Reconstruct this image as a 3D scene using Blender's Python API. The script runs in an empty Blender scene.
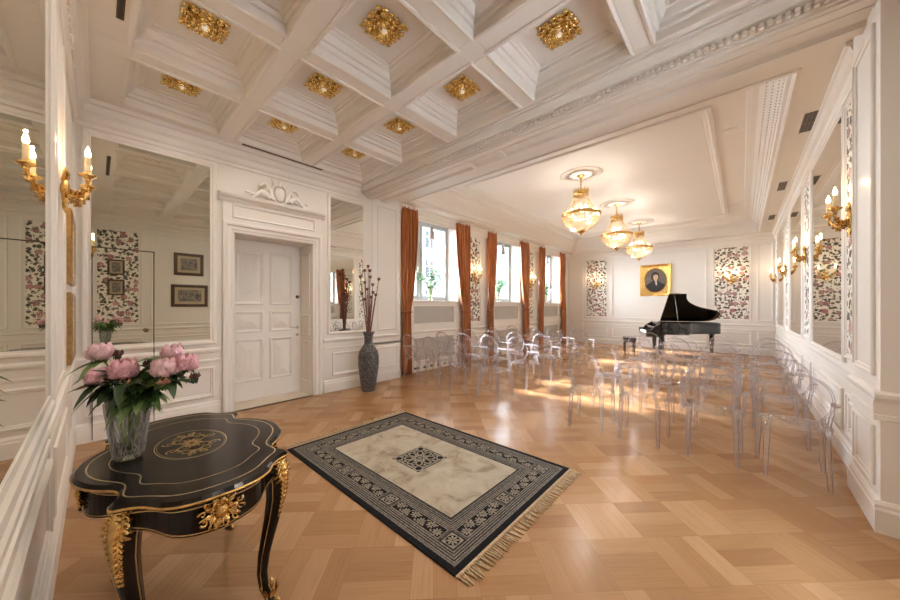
import bpy, math, random
from math import sin, cos, pi, radians
from mathutils import Vector, Matrix

S = bpy.context.scene
COL = S.collection

# ------------------------------------------------------------------ camera
YAW = math.atan((742 - 450) / 321.0)
cd = bpy.data.cameras.new('camera')
cd.sensor_width = 36.0
cd.lens = 321.0 / 900.0 * 36.0
cd.shift_y = 6.0 / 900.0
cd.clip_start = 0.02
cam = bpy.data.objects.new('camera', cd)
cam.location = (0, 0, 1.5)
cam.rotation_euler = (pi / 2, 0, YAW)
COL.objects.link(cam)
S.camera = cam

# ------------------------------------------------------------------ world, sun, exposure
W = bpy.data.worlds.new('world')
S.world = W
W.use_nodes = True
W.node_tree.nodes['Background'].inputs[0].default_value = (0.84, 0.92, 1.0, 1)
W.node_tree.nodes['Background'].inputs[1].default_value = 20.0

sd = bpy.data.lights.new('sun', 'SUN')
sd.energy = 14.0
sd.angle = radians(5)
sd.color = (1.0, 1.0, 1.0)
sun = bpy.data.objects.new('sun', sd)
sun.rotation_euler = Vector((1.0, 0.08, -0.65)).to_track_quat('-Z', 'Y').to_euler()
COL.objects.link(sun)

S.view_settings.view_transform = 'Standard'
S.view_settings.look = 'None'
S.view_settings.gamma = 1
S.view_settings.use_curve_mapping = False
S.view_settings.exposure = 1.2
try:
    cy = S.cycles
    cy.max_bounces = 16
    cy.diffuse_bounces = 5
    cy.glossy_bounces = 6
    cy.transmission_bounces = 10
    cy.transparent_max_bounces = 96
    cy.caustics_reflective = True
    cy.blur_glossy = 1.0
    cy.caustics_refractive = False
    cy.sample_clamp_indirect = 4.0
    cy.use_denoising = True
except Exception:
    pass

COFFER_FILL = 10.0     # watts of each fill spot added under a rosette
CHANDELIER = 18.0    # watts of each chandelier
SCONCE = 1.05         # watts of each sconce candle

# ------------------------------------------------------------------ room numbers (metres)
XD = -5.33      # entrance-door wall
XW = -5.50      # window wall
XR = 0.75       # mirrored wall of the music room
XP = 0.68       # pier face
XB = 0.95       # wall of the coffered room facing the door
YL = -0.18      # near side wall of the coffered room
YF = 13.6       # far wall
YB = 3.50       # near face of the beam
YC = 3.92       # far face of the beam
ZC = 3.75       # coffer beams underside
ZB = 3.57       # soffit of the dividing beam
ZM = 3.70       # perimeter ceiling of the music room

# ------------------------------------------------------------------ materials
def new_mat(name):
    m = bpy.data.materials.new(name)
    m.use_nodes = True
    return m, m.node_tree, m.node_tree.nodes['Principled BSDF']

class NT:
    def __init__(s, nt): s.nt = nt
    def n(s, t, **kw):
        x = s.nt.nodes.new(t)
        for k, v in kw.items(): setattr(x, k, v)
        return x
    def put(s, sock, v):
        if hasattr(v, 'is_output') or isinstance(v, bpy.types.NodeSocket): s.nt.links.new(v, sock)
        else: sock.default_value = v
    def m(s, op, a, b=0.0, c=0.0):
        x = s.n('ShaderNodeMath', operation=op)
        for i, v in enumerate((a, b, c)): s.put(x.inputs[i], v)
        return x.outputs[0]
    def mix(s, f, a, b, mode='MIX'):
        x = s.n('ShaderNodeMix', data_type='RGBA', blend_type=mode)
        s.put(x.inputs[0], f); s.put(x.inputs[6], a); s.put(x.inputs[7], b)
        return x.outputs[2]
    def noise(s, vec, scale, detail=3.0, rough=0.5, dist=0.0):
        x = s.n('ShaderNodeTexNoise')
        if vec is not None: s.put(x.inputs['Vector'], vec)
        x.inputs['Scale'].default_value = scale; x.inputs['Detail'].default_value = detail
        x.inputs['Roughness'].default_value = rough; x.inputs['Distortion'].default_value = dist
        return x.outputs[0]
    def ramp(s, f, stops):
        x = s.n('ShaderNodeValToRGB')
        s.put(x.inputs[0], f)
        cr = x.color_ramp
        while len(cr.elements) < len(stops): cr.elements.new(0.5)
        for e, (p, c) in zip(cr.elements, stops):
            e.position = p; e.color = c if len(c) == 4 else (*c, 1)
        return x.outputs[0]
    def xyz(s, vec):
        x = s.n('ShaderNodeSeparateXYZ'); s.put(x.inputs[0], vec); return x.outputs
    def vec(s, a, b, c=0.0):
        x = s.n('ShaderNodeCombineXYZ')
        for i, v in enumerate((a, b, c)): s.put(x.inputs[i], v)
        return x.outputs[0]
    def bump(s, h, strength, dist=0.01):
        x = s.n('ShaderNodeBump'); s.put(x.inputs['Height'], h)
        x.inputs['Strength'].default_value = strength; x.inputs['Distance'].default_value = dist
        return x.outputs[0]

def col4(c): return (*c, 1.0)

def simple(name, color, rough=0.5, metal=0.0, var=0.0, scale=8.0, bump=0.0, bscale=40.0, coat=0.0, spec=0.5):
    m, nt, b = new_mat(name)
    h = NT(nt)
    geo = h.n('ShaderNodeTexCoord').outputs['Object']
    f = h.noise(geo, scale, 3)
    if var > 0:
        c = h.ramp(f, [(0.3, tuple(max(0, x * (1 - var)) for x in color)), (0.7, tuple(min(1, x * (1 + var)) for x in color))])
        h.put(b.inputs['Base Color'], c)
    else:
        b.inputs['Base Color'].default_value = col4(color)
    b.inputs['Roughness'].default_value = rough
    b.inputs['Metallic'].default_value = metal
    b.inputs['Coat Weight'].default_value = coat
    b.inputs['Specular IOR Level'].default_value = spec
    if bump > 0:
        h.put(b.inputs['Normal'], h.bump(h.noise(geo, bscale, 4), bump))
    return m

def emit(name, color, strength):
    m, nt, b = new_mat(name)
    b.inputs['Base Color'].default_value = col4(color)
    b.inputs['Emission Color'].default_value = col4(color)
    b.inputs['Emission Strength'].default_value = strength
    return m

def thin_clear(name, tint, edge, ior=1.45, rough=0.02, gloss=1.0, edge_pow=0.35, haze=0.0):
    """clear plastic or glass: straight-through light plus a Fresnel reflection, darker where the wall is seen edge-on"""
    m, nt, b = new_mat(name)
    h = NT(nt)
    lw = h.n('ShaderNodeLayerWeight'); lw.inputs['Blend'].default_value = edge_pow
    c = h.mix(lw.outputs['Facing'], col4(tint), col4(edge))
    tr = h.n('ShaderNodeBsdfTransparent'); h.put(tr.inputs[0], c)
    gl = h.n('ShaderNodeBsdfGlossy'); gl.inputs['Roughness'].default_value = rough
    gl.inputs['Color'].default_value = (1, 1, 1, 1)
    fr = h.n('ShaderNodeFresnel'); fr.inputs['IOR'].default_value = ior
    fac = h.m('MULTIPLY', fr.outputs[0], gloss)
    mx = h.n('ShaderNodeMixShader')
    h.put(mx.inputs[0], fac); h.put(mx.inputs[1], tr.outputs[0]); h.put(mx.inputs[2], gl.outputs[0])
    out = mx.outputs[0]
    if haze > 0:
        df = h.n('ShaderNodeBsdfTranslucent'); df.inputs[0].default_value = (0.93, 0.90, 0.97, 1)
        d2 = h.n('ShaderNodeBsdfDiffuse'); d2.inputs[0].default_value = (0.93, 0.90, 0.97, 1)
        ms = h.n('ShaderNodeMixShader'); h.put(ms.inputs[1], df.outputs[0]); h.put(ms.inputs[2], d2.outputs[0])
        mh = h.n('ShaderNodeMixShader'); h.put(mh.inputs[0], haze); h.put(mh.inputs[1], out); h.put(mh.inputs[2], ms.outputs[0])
        out = mh.outputs[0]
    nt.links.new(out, nt.nodes['Material Output'].inputs['Surface'])
    return m

def mat_parquet():
    m, nt, b = new_mat('oak_parquet')
    h = NT(nt)
    p = h.n('ShaderNodeNewGeometry').outputs['Position']
    x, y, z = h.xyz(p)
    SQ, NP = 0.37, 3.0
    k = 0.70710678 / SQ
    u = h.m('ADD', h.m('MULTIPLY', h.m('ADD', x, y), k), 0.35)
    v = h.m('ADD', h.m('MULTIPLY', h.m('SUBTRACT', y, x), k), 0.55)
    iu, iv = h.m('FLOOR', u), h.m('FLOOR', v)
    fu, fv = h.m('SUBTRACT', u, iu), h.m('SUBTRACT', v, iv)
    par = h.m('FLOORED_MODULO', h.m('ADD', iu, iv), 2.0)
    inv = h.m('SUBTRACT', 1.0, par)
    across = h.m('ADD', h.m('MULTIPLY', fu, par), h.m('MULTIPLY', fv, inv))
    along = h.m('ADD', h.m('MULTIPLY', fv, par), h.m('MULTIPLY', fu, inv))
    pi_ = h.m('FLOOR', h.m('MULTIPLY', across, NP))
    pf = h.m('FRACT', h.m('MULTIPLY', across, NP))
    wn = h.n('ShaderNodeTexWhiteNoise', noise_dimensions='3D')
    h.put(wn.inputs['Vector'], h.vec(iu, iv, pi_))
    wn2 = h.n('ShaderNodeTexWhiteNoise', noise_dimensions='3D')
    h.put(wn2.inputs['Vector'], h.vec(iu, iv, 7.3))
    rnd = h.m('ADD', h.m('MULTIPLY', wn.outputs[0], 0.62), h.m('MULTIPLY', wn2.outputs[0], 0.18))
    rnd = h.m('ADD', rnd, h.m('MULTIPLY', par, 0.20))  # one plank direction lighter: sheen difference put into the colour
    base = h.ramp(rnd, [(0.05, (0.295, 0.152, 0.066)), (0.5, (0.38, 0.208, 0.096)), (0.95, (0.47, 0.280, 0.145))])
    gv = h.vec(h.m('MULTIPLY', h.m('ADD', across, h.m('MULTIPLY', wn.outputs[0], 9.0)), 16.0), h.m('MULTIPLY', along, 0.55), h.m('ADD', iu, h.m('MULTIPLY', iv, 3.1)))
    g = h.noise(gv, 2.2, 5, 0.6, 0.6)
    grain = h.ramp(g, [(0.3, (0.74, 0.70, 0.66)), (0.55, (1, 1, 1)), (0.75, (1.0, 0.99, 0.97))])
    c = h.mix(0.55, base, grain, 'MULTIPLY')
    e1 = h.m('MINIMUM', pf, h.m('SUBTRACT', 1.0, pf))
    e2 = h.m('MINIMUM', along, h.m('SUBTRACT', 1.0, along))
    g1 = h.m('LESS_THAN', e1, 0.010)
    g2 = h.m('LESS_THAN', e2, 0.003)
    gap = h.m('MAXIMUM', g1, g2)
    c = h.mix(h.m('MULTIPLY', gap, 0.45), c, (0.16, 0.08, 0.035, 1))
    h.put(b.inputs['Base Color'], c)
    h.put(b.inputs['Roughness'], h.m('ADD', 0.17, h.m('MULTIPLY', g, 0.12)))
    b.inputs['Specular IOR Level'].default_value = 0.45
    h.put(b.inputs['Normal'], h.bump(h.m('SUBTRACT', h.m('MULTIPLY', g, 0.4), h.m('MULTIPLY', gap, 0.6)), 0.10, 0.004))
    return m

def mat_wallpaper():
    m, nt, b = new_mat('floral_wallpaper')
    h = NT(nt)
    p = h.n('ShaderNodeNewGeometry').outputs['Position']
    x, y, z = h.xyz(p)
    s = h.m('ADD', x, y)
    v = h.vec(s, z, 0.0)
    warp = h.n('ShaderNodeTexNoise'); warp.inputs['Scale'].default_value = 14; warp.inputs['Detail'].default_value = 2
    h.put(warp.inputs['Vector'], v)
    add = h.n('ShaderNodeVectorMath', operation='MULTIPLY_ADD')
    h.put(add.inputs[0], warp.outputs[1]); add.inputs[1].default_value = (0.085, 0.085, 0); h.put(add.inputs[2], v)
    out = (0.86, 0.82, 0.74, 1)
    cur = None
    def layer(cur, scale, thr, stops, off, pick=0.0):
        vo = h.n('ShaderNodeTexVoronoi', voronoi_dimensions='2D')
        vo.inputs['Scale'].default_value = scale
        ad = h.n('ShaderNodeVectorMath', operation='ADD'); h.put(ad.inputs[0], add.outputs[0]); ad.inputs[1].default_value = (off, off * 1.7, 0)
        h.put(vo.inputs['Vector'], ad.outputs[0])
        mask = h.m('LESS_THAN', vo.outputs['Distance'], thr)
        r, g, bb = h.n('ShaderNodeSeparateColor').inputs[0], None, None
        sc = h.n('ShaderNodeSeparateColor'); h.put(sc.inputs[0], vo.outputs['Color'])
        mask = h.m('MULTIPLY', mask, h.m('GREATER_THAN', sc.outputs[1], pick))
        c = h.ramp(sc.outputs[0], stops)
        return h.mix(mask, cur, c)
    cur = out
    cur = layer(cur, 10.5, 0.34, [(0.0, (0.035, 0.045, 0.03)), (0.5, (0.07, 0.08, 0.055)), (0.85, (0.17, 0.12, 0.10)), (1.0, (0.03, 0.035, 0.03))], 3.1, 0.12)
    cur = layer(cur, 5.0, 0.30, [(0.0, (0.38, 0.14, 0.16)), (0.5, (0.55, 0.33, 0.31)), (1.0, (0.22, 0.09, 0.10))], 9.4, 0.6)
    cur = layer(cur, 20, 0.28, [(0.0, (0.70, 0.50, 0.45)), (0.5, (0.10, 0.12, 0.07)), (1.0, (0.05, 0.05, 0.04))], 5.7, 0.4)
    h.put(b.inputs['Base Color'], cur)
    b.inputs['Roughness'].default_value = 0.7
    return m

def mat_curtain():
    m, nt, b = new_mat('copper_silk')
    h = NT(nt)
    p = h.n('ShaderNodeTexCoord').outputs['Object']
    x, y, z = h.xyz(p)
    f = h.noise(h.vec(h.m('MULTIPLY', x, 30.0), h.m('MULTIPLY', y, 30.0), h.m('MULTIPLY', z, 1.5)), 1.0, 4)
    c = h.ramp(f, [(0.3, (0.24, 0.065, 0.014)), (0.52, (0.43, 0.135, 0.03)), (0.75, (0.62, 0.27, 0.07))])  # wide tone range puts fold shade and highlight stripes into the silk colour
    h.put(b.inputs['Base Color'], c)
    b.inputs['Roughness'].default_value = 0.42
    b.inputs['Sheen Weight'].default_value = 0.3
    return m

def mat_marbled(name, stops, scale, rough=0.8, detail=5, dist=1.0, bump=0.0):
    m, nt, b = new_mat(name)
    h = NT(nt)
    p = h.n('ShaderNodeTexCoord').outputs['Object']
    f = h.noise(p, scale, detail, 0.6, dist)
    h.put(b.inputs['Base Color'], h.ramp(f, stops))
    b.inputs['Roughness'].default_value = rough
    if bump: h.put(b.inputs['Normal'], h.bump(f, bump))
    return m

def mat_crystal():
    m, nt, b = new_mat('chandelier_crystal')
    h = NT(nt)
    tr = h.n('ShaderNodeBsdfTransparent'); tr.inputs[0].default_value = (1.0, 0.97, 0.92, 1)
    tl = h.n('ShaderNodeBsdfTranslucent'); tl.inputs[0].default_value = (0.55, 0.43, 0.30, 1)
    df = h.n('ShaderNodeBsdfGlossy'); df.inputs['Color'].default_value = (1.0, 0.95, 0.86, 1); df.inputs['Roughness'].default_value = 0.12
    m1 = h.n('ShaderNodeMixShader'); m1.inputs[0].default_value = 0.6
    h.put(m1.inputs[1], tl.outputs[0]); h.put(m1.inputs[2], df.outputs[0])
    m2 = h.n('ShaderNodeMixShader'); m2.inputs[0].default_value = 0.26
    h.put(m2.inputs[1], tr.outputs[0]); h.put(m2.inputs[2], m1.outputs[0])
    nt.links.new(m2.outputs[0], nt.nodes['Material Output'].inputs['Surface'])
    return m

M = {}
M['paint'] = simple('white_wall_paint', (0.80, 0.765, 0.725), 0.45, var=0.015, scale=1.5)
M['trim'] = simple('white_satin_trim', (0.82, 0.785, 0.745), 0.42, var=0.01, scale=2)
M['ceil'] = simple('white_ceiling_paint', (0.82, 0.785, 0.745), 0.55, var=0.01, scale=1.5)
M['plaster'] = simple('white_plaster', (0.82, 0.785, 0.745), 0.6, var=0.02, scale=20, bump=0.1)
M['floor'] = mat_parquet()
M['wallpaper'] = mat_wallpaper()
M['gold'] = simple('gilded_metal', (0.74, 0.49, 0.18), 0.27, 1.0, var=0.25, scale=30, bump=0.45, bscale=60)
M['goldleaf'] = simple('gold_leaf', (0.92, 0.66, 0.27), 0.22, 1.0, var=0.2, scale=14, bump=0.5, bscale=45)
M['oldgold'] = simple('aged_gold_wood', (0.36, 0.20, 0.065), 0.45, 0.7, var=0.25, scale=25, bump=0.2)
M['brassline'] = simple('brass_inlay', (0.72, 0.52, 0.24), 0.3, 1.0)
M['dullgold'] = simple('dull_brass_inlay', (0.50, 0.40, 0.24), 0.45, 0.85, var=0.2, scale=40)
M['blacklacq'] = simple('black_lacquer', (0.010, 0.007, 0.006), 0.16, 0.0, coat=0.0, spec=0.28)
M['piano'] = simple('black_piano_lacquer', (0.006, 0.006, 0.007), 0.06, coat=0.8)
M['pianoin'] = simple('gold_piano_plate', (0.16, 0.09, 0.035), 0.35, 0.7, var=0.1)
M['mirror'] = simple('silvered_mirror', (0.86, 0.88, 0.86), 0.0, 1.0)
M['mirrorold'] = simple('greenish_mirror', (0.85, 0.88, 0.83), 0.0, 1.0)
M['seam'] = simple('dark_seam', (0.04, 0.035, 0.03), 0.8)
M['vent'] = simple('dark_vent', (0.05, 0.045, 0.04), 0.6)
M['curtain'] = mat_curtain()
M['acrylic'] = thin_clear('clear_acrylic', (0.985, 0.98, 0.99), (0.89, 0.86, 0.94), 1.45, 0.06, 1.0, 0.22, 0.10)
M['acrylicsheet'] = thin_clear('clear_acrylic_sheet', (0.988, 0.983, 0.992), (0.90, 0.88, 0.94), 1.45, 0.05, 1.0, 0.2, 0.02)
M['glass'] = thin_clear('window_glass', (0.97, 0.985, 0.99), (0.8, 0.85, 0.86), 1.35, 0.0, 0.6, 0.2)
M['cutglass'] = thin_clear('cut_glass', (0.98, 0.985, 0.985), (0.82, 0.85, 0.85), 1.5, 0.04, 1.8, 0.3, 0.03)
M['cutrib'] = thin_clear('cut_glass_ridge', (0.95, 0.96, 0.96), (0.7, 0.74, 0.74), 1.6, 0.05, 2.0, 0.4, 0.25)
M['water'] = thin_clear('vase_water', (0.93, 0.96, 0.84), (0.75, 0.82, 0.62), 1.1, 0.0, 0.3, 0.3, 0.05)
M['crystal'] = mat_crystal()
M['bulb'] = emit('lamp_bulb', (1.0, 0.78, 0.48), 2.0)
M['flame'] = emit('candle_bulb', (1.0, 0.82, 0.56), 6.0)
M['downlens'] = emit('downlight_lens', (1.0, 0.95, 0.88), 0.12)  # faint glow put in so the unlit lens reads as pale glass
M['candle'] = simple('ivory_candle', (0.80, 0.64, 0.38), 0.5)
M['pewter'] = mat_marbled('pewter_pattern', [(0.40, (0.022, 0.021, 0.024)), (0.52, (0.065, 0.062, 0.065)), (0.64, (0.26, 0.245, 0.24))], 30, 0.42, 4, 2.5, 0.3)
M['twig'] = simple('dried_stalk', (0.16, 0.06, 0.05), 0.8, var=0.3, scale=20)
M['stem'] = simple('green_stem', (0.20, 0.33, 0.07), 0.5, var=0.2)
M['leaf'] = simple('peony_leaf', (0.028, 0.062, 0.018), 0.38, var=0.35, scale=14)
M['leaf2'] = simple('pale_peony_leaf', (0.11, 0.19, 0.05), 0.40, var=0.3, scale=14)
M['petal'] = simple('pink_petal', (0.92, 0.53, 0.61), 0.6, var=0.14, scale=35)
M['petal2'] = simple('pale_pink_petal', (0.94, 0.63, 0.68), 0.6, var=0.14, scale=35)
M['bud'] = simple('coral_bud', (0.72, 0.33, 0.24), 0.6, var=0.15)
M['budd'] = simple('dark_bud', (0.14, 0.06, 0.05), 0.6, var=0.15)
M['chrome'] = simple('brushed_nickel', (0.55, 0.53, 0.50), 0.3, 1.0)
M['bronze'] = simple('dark_bronze', (0.16, 0.11, 0.07), 0.35, 1.0)
M['stone'] = simple('pale_stone', (0.70, 0.62, 0.52), 0.35, var=0.05, scale=6)
M['rugblack'] = simple('rug_black', (0.012, 0.012, 0.014), 0.95, var=0.3, scale=60, bump=0.3, bscale=200, spec=0.08)
M['rugbeige'] = mat_marbled('rug_beige', [(0.36, (0.25, 0.20, 0.145)), (0.47, (0.37, 0.315, 0.24)), (0.66, (0.44, 0.385, 0.305))], 5.0, 0.95, 8, 0.8, 0.1)
M['ruggrey'] = mat_marbled('rug_grey_weave', [(0.40, (0.018, 0.018, 0.021)), (0.52, (0.065, 0.062, 0.06)), (0.68, (0.17, 0.155, 0.135))], 70, 0.95, 3, 1.5)
M['rugcream'] = mat_marbled('rug_cream_motif', [(0.35, (0.13, 0.11, 0.085)), (0.6, (0.32, 0.275, 0.22))], 60, 0.95)
M['rugfringe'] = simple('rug_fringe', (0.46, 0.34, 0.21), 0.95, var=0.25, scale=60)
M['radgrille'] = mat_marbled('radiator_mesh', [(0.4, (0.42, 0.395, 0.37)), (0.6, (0.56, 0.53, 0.50))], 140, 0.6)
M['canvas'] = mat_marbled('portrait_ground', [(0.35, (0.10, 0.08, 0.065)), (0.65, (0.20, 0.16, 0.125))], 3.0, 0.6)
M['skin'] = simple('painted_skin', (0.62, 0.40, 0.28), 0.6, var=0.12, scale=12)
M['coat'] = simple('painted_dark_coat', (0.018, 0.016, 0.016), 0.6, var=0.3, scale=14)
M['hair'] = simple('painted_dark_hair', (0.035, 0.022, 0.015), 0.6, var=0.3, scale=20)
M['linen'] = simple('painted_linen', (0.42, 0.40, 0.36), 0.6)
M['keys'] = simple('ivory_keys', (0.82, 0.80, 0.75), 0.3)
M['engraving'] = mat_marbled('engraving_print', [(0.35, (0.06, 0.05, 0.04)), (0.55, (0.22, 0.19, 0.15)), (0.7, (0.40, 0.35, 0.28))], 14, 0.6, 6, 1.0)
M['mat_board'] = simple('mount_board', (0.45, 0.37, 0.26), 0.8)
M['framewood'] = simple('dark_frame_wood', (0.055, 0.03, 0.018), 0.4, var=0.3, scale=20)
M['facade'] = simple('pale_render', (0.052, 0.052, 0.05), 0.9, var=0.03)
M['facadeglass'] = simple('facade_window_glass', (0.006, 0.008, 0.010), 0.5, spec=0.1)
M['foliage'] = simple('tree_foliage', (0.014, 0.040, 0.010), 0.7, var=0.4, scale=3)
M['bark'] = simple('tree_bark', (0.10, 0.07, 0.05), 0.9, var=0.3)
M['ground'] = simple('courtyard_paving', (0.055, 0.052, 0.05), 0.9, var=0.1, scale=1)
M['pvc'] = simple('window_frame_paint', (0.42, 0.45, 0.48), 0.35)
M['houseplant'] = simple('houseplant_leaf', (0.06, 0.24, 0.08), 0.45, var=0.3, scale=20)
M['tassel'] = simple('grey_tassel', (0.36, 0.32, 0.30), 0.8, var=0.3, scale=50)
M['tie'] = simple('curtain_tieback', (0.22, 0.07, 0.02), 0.5)
M['leather'] = simple('black_leather', (0.012, 0.011, 0.011), 0.35, bump=0.2, bscale=80)

# ------------------------------------------------------------------ mesh builder
class MB:
    def __init__(s, T=None):
        s.v, s.f, s.sm, s.mi = [], [], [], []
        s.T = T
        s.cur = 0
    def add(s, vs, fs, smooth=False, X=None):
        o = len(s.v)
        for p in vs:
            p = Vector(p)
            if X is not None: p = X @ p
            if s.T is not None: p = s.T @ p
            s.v.append(p[:])
        for f in fs:
            s.f.append([i + o for i in f]); s.sm.append(smooth); s.mi.append(s.cur)
    def box(s, a, b, X=None):
        (x0, y0, z0), (x1, y1, z1) = a, b
        x0, x1 = min(x0, x1), max(x0, x1); y0, y1 = min(y0, y1), max(y0, y1); z0, z1 = min(z0, z1), max(z0, z1)
        s.add([(x0, y0, z0), (x1, y0, z0), (x1, y1, z0), (x0, y1, z0), (x0, y0, z1), (x1, y0, z1), (x1, y1, z1), (x0, y1, z1)],
              [(0, 3, 2, 1), (4, 5, 6, 7), (0, 1, 5, 4), (1, 2, 6, 5), (2, 3, 7, 6), (3, 0, 4, 7)], False, X)
    def prism(s, poly, z0, z1, X=None, smooth_side=False):
        n = len(poly)
        s.add([(p[0], p[1], z0) for p in poly] + [(p[0], p[1], z1) for p in poly],
              [tuple(reversed(range(n))), tuple(range(n, 2 * n))], False, X)
        s.add([(p[0], p[1], z0) for p in poly] + [(p[0], p[1], z1) for p in poly],
              [(i, (i + 1) % n, n + (i + 1) % n, n + i) for i in range(n)], smooth_side, X)
    def rings(s, rings, closed=True, caps=(True, True), smooth=True, X=None):
        n = len(rings[0])
        vs = [p for r in rings for p in r]
        fs = []
        m = n if closed else n - 1
        for k in range(len(rings) - 1):
            for i in range(m):
                j = (i + 1) % n
                fs.append((k * n + i, k * n + j, (k + 1) * n + j, (k + 1) * n + i))
        s.add(vs, fs, smooth, X)
        if closed and caps[0]: s.add(rings[0], [tuple(reversed(range(n)))], False, X)
        if closed and caps[1]: s.add(rings[-1], [tuple(range(n))], False, X)
    def tube(s, pts, rad, seg=8, X=None, closed=False, flat=None, caps=True):
        pts = [Vector(p) for p in pts]
        n = len(pts)
        if not hasattr(rad, '__len__'): rad = [rad] * n
        rings = []
        prev = None
        for i, p in enumerate(pts):
            if closed: t = pts[(i + 1) % n] - pts[i - 1]
            elif i == 0: t = pts[1] - p
            elif i == n - 1: t = p - pts[i - 1]
            else: t = pts[i + 1] - pts[i - 1]
            if t.length < 1e-9: t = Vector((0, 0, 1))
            t.normalize()
            if prev is None:
                a = Vector((0, 0, 1)) if abs(t.z) < 0.9 else Vector((1, 0, 0))
                u = (a - t * a.dot(t)).normalized()
            else:
                u = (prev - t * prev.dot(t))
                u = u.normalized() if u.length > 1e-6 else prev
            prev = u
            w = t.cross(u)
            fl = flat or 1.0
            rings.append([tuple(p + (u * cos(2 * pi * k / seg) * fl + w * sin(2 * pi * k / seg)) * rad[i]) for k in range(seg)])
        if closed:
            rings.append(rings[0]); s.rings(rings, True, (False, False), True, X)
        else:
            s.rings(rings, True, (caps, caps), True, X)
    def lathe(s, prof, seg=24, X=None, caps=(True, True), smooth=True, flute=0.0, nfl=0):
        rings = []
        for r, z in prof:
            rings.append([((r * (1 + flute * cos(nfl * 2 * pi * k / seg))) * cos(2 * pi * k / seg), (r * (1 + flute * cos(nfl * 2 * pi * k / seg))) * sin(2 * pi * k / seg), z) for k in range(seg)])
        s.rings(rings, True, caps, smooth, X)
    def ball(s, c, r, seg=10, rn=6, X=None, sc=(1, 1, 1)):
        rings = []
        for j in range(rn + 1):
            a = -pi / 2 + pi * j / rn
            rr = max(1e-4, cos(a)) * r
            rings.append([(c[0] + sc[0] * rr * cos(2 * pi * k / seg), c[1] + sc[1] * rr * sin(2 * pi * k / seg), c[2] + sc[2] * r * sin(a)) for k in range(seg)])
        s.rings(rings, True, (False, False), True, X)
    def grid(s, fn, nu, nv, X=None, smooth=True):
        vs = [fn(i / nu, j / nv) for j in range(nv + 1) for i in range(nu + 1)]
        w = nu + 1
        s.add(vs, [(j * w + i, j * w + i + 1, (j + 1) * w + i + 1, (j + 1) * w + i) for j in range(nv) for i in range(nu)], smooth, X)
    def bead(s, c, r, h):
        x, y, z = c
        s.add([(x, y, z + h), (x + r, y, z), (x, y + r, z), (x - r, y, z), (x, y - r, z), (x, y, z - h)],
              [(0, 1, 2), (0, 2, 3), (0, 3, 4), (0, 4, 1), (5, 2, 1), (5, 3, 2), (5, 4, 3), (5, 1, 4)])
    def ring_mould(s, s0, z0, s1, z1, prof, X=None):
        """mitred rectangular moulding; prof = [(inset, height)] in the frame (s, z, d)"""
        rs = []
        for ins, d in prof:
            rs.append([(s0 + ins, z0 + ins, d), (s1 - ins, z0 + ins, d), (s1 - ins, z1 - ins, d), (s0 + ins, z1 - ins, d)])
        n = len(rs)
        vs = [p for r in rs for p in r]
        fs = []
        for k in range(n - 1):
            for i in range(4):
                j = (i + 1) % 4
                fs.append((k * 4 + i, k * 4 + j, (k + 1) * 4 + j, (k + 1) * 4 + i))
        s.add(vs, fs, False, X)
    def strip(s, prof, a, b, axis, X=None):
        """profile of 2-D points swept straight; axis 'x': prof=(y,z), axis 'y': prof=(x,z)"""
        n = len(prof)
        if axis == 'x': vs = [(a, p[0], p[1]) for p in prof] + [(b, p[0], p[1]) for p in prof]
        else: vs = [(p[0], a, p[1]) for p in prof] + [(p[0], b, p[1]) for p in prof]
        s.add(vs, [(i, i + 1, n + i + 1, n + i) for i in range(n - 1)] + [tuple(range(n)), tuple(range(n, 2 * n))], False, X)
    def build(s, name, mat, parent=None, loc=None, bevel=0.0, solid=0.0, subsurf=0, kind=None, label=None):
        me = bpy.data.meshes.new(name)
        me.from_pydata(s.v, [], s.f)
        mats = mat if isinstance(mat, (list, tuple)) else [mat]
        for mm in mats: me.materials.append(M[mm] if isinstance(mm, str) else mm)
        me.polygons.foreach_set('use_smooth', s.sm)
        me.polygons.foreach_set('material_index', s.mi)
        me.validate(); me.update()
        bpy_fix_normals(me)
        o = bpy.data.objects.new(name, me)
        COL.objects.link(o)
        if parent is not None: o.parent = parent
        if loc is not None: o.location = loc
        if solid:
            q = o.modifiers.new('thick', 'SOLIDIFY'); q.thickness = solid; q.offset = 0
        if bevel:
            q = o.modifiers.new('edge', 'BEVEL'); q.width = bevel; q.segments = 2; q.limit_method = 'ANGLE'; q.angle_limit = radians(40)
        if subsurf:
            q = o.modifiers.new('smooth', 'SUBSURF'); q.levels = subsurf; q.render_levels = subsurf
        if kind: o['kind'] = kind
        if label: o['label'] = label
        return o

import bmesh
def bpy_fix_normals(me):
    bm = bmesh.new(); bm.from_mesh(me)
    bmesh.ops.recalc_face_normals(bm, faces=bm.faces)
    bm.to_mesh(me); bm.free()

def tag(o, label, cat, group=None):
    o['label'] = label; o['category'] = cat
    if group: o['group'] = group
    return o
def thing(name, label, cat, loc=(0, 0, 0), rz=0.0, group=None):
    o = bpy.data.objects.new(name, None)
    o.empty_display_size = 0.1
    COL.objects.link(o)
    o.location = loc; o.rotation_euler = (0, 0, rz)
    return tag(o, label, cat, group)
def dup(root, loc, rz, label, group=None, scale=None):
    r = root.copy(); COL.objects.link(r)
    r.location = loc; r.rotation_euler = (0, 0, rz)
    if scale: r.scale = scale
    r['label'] = label
    if group: r['group'] = group
    for ch in root.children:
        c = ch.copy(); COL.objects.link(c); c.parent = r
        for g in ch.children:
            d = g.copy(); COL.objects.link(d); d.parent = c
    return r
def struct(mb, name, mat, **kw): return mb.build(name, mat, kind='structure', **kw)

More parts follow.
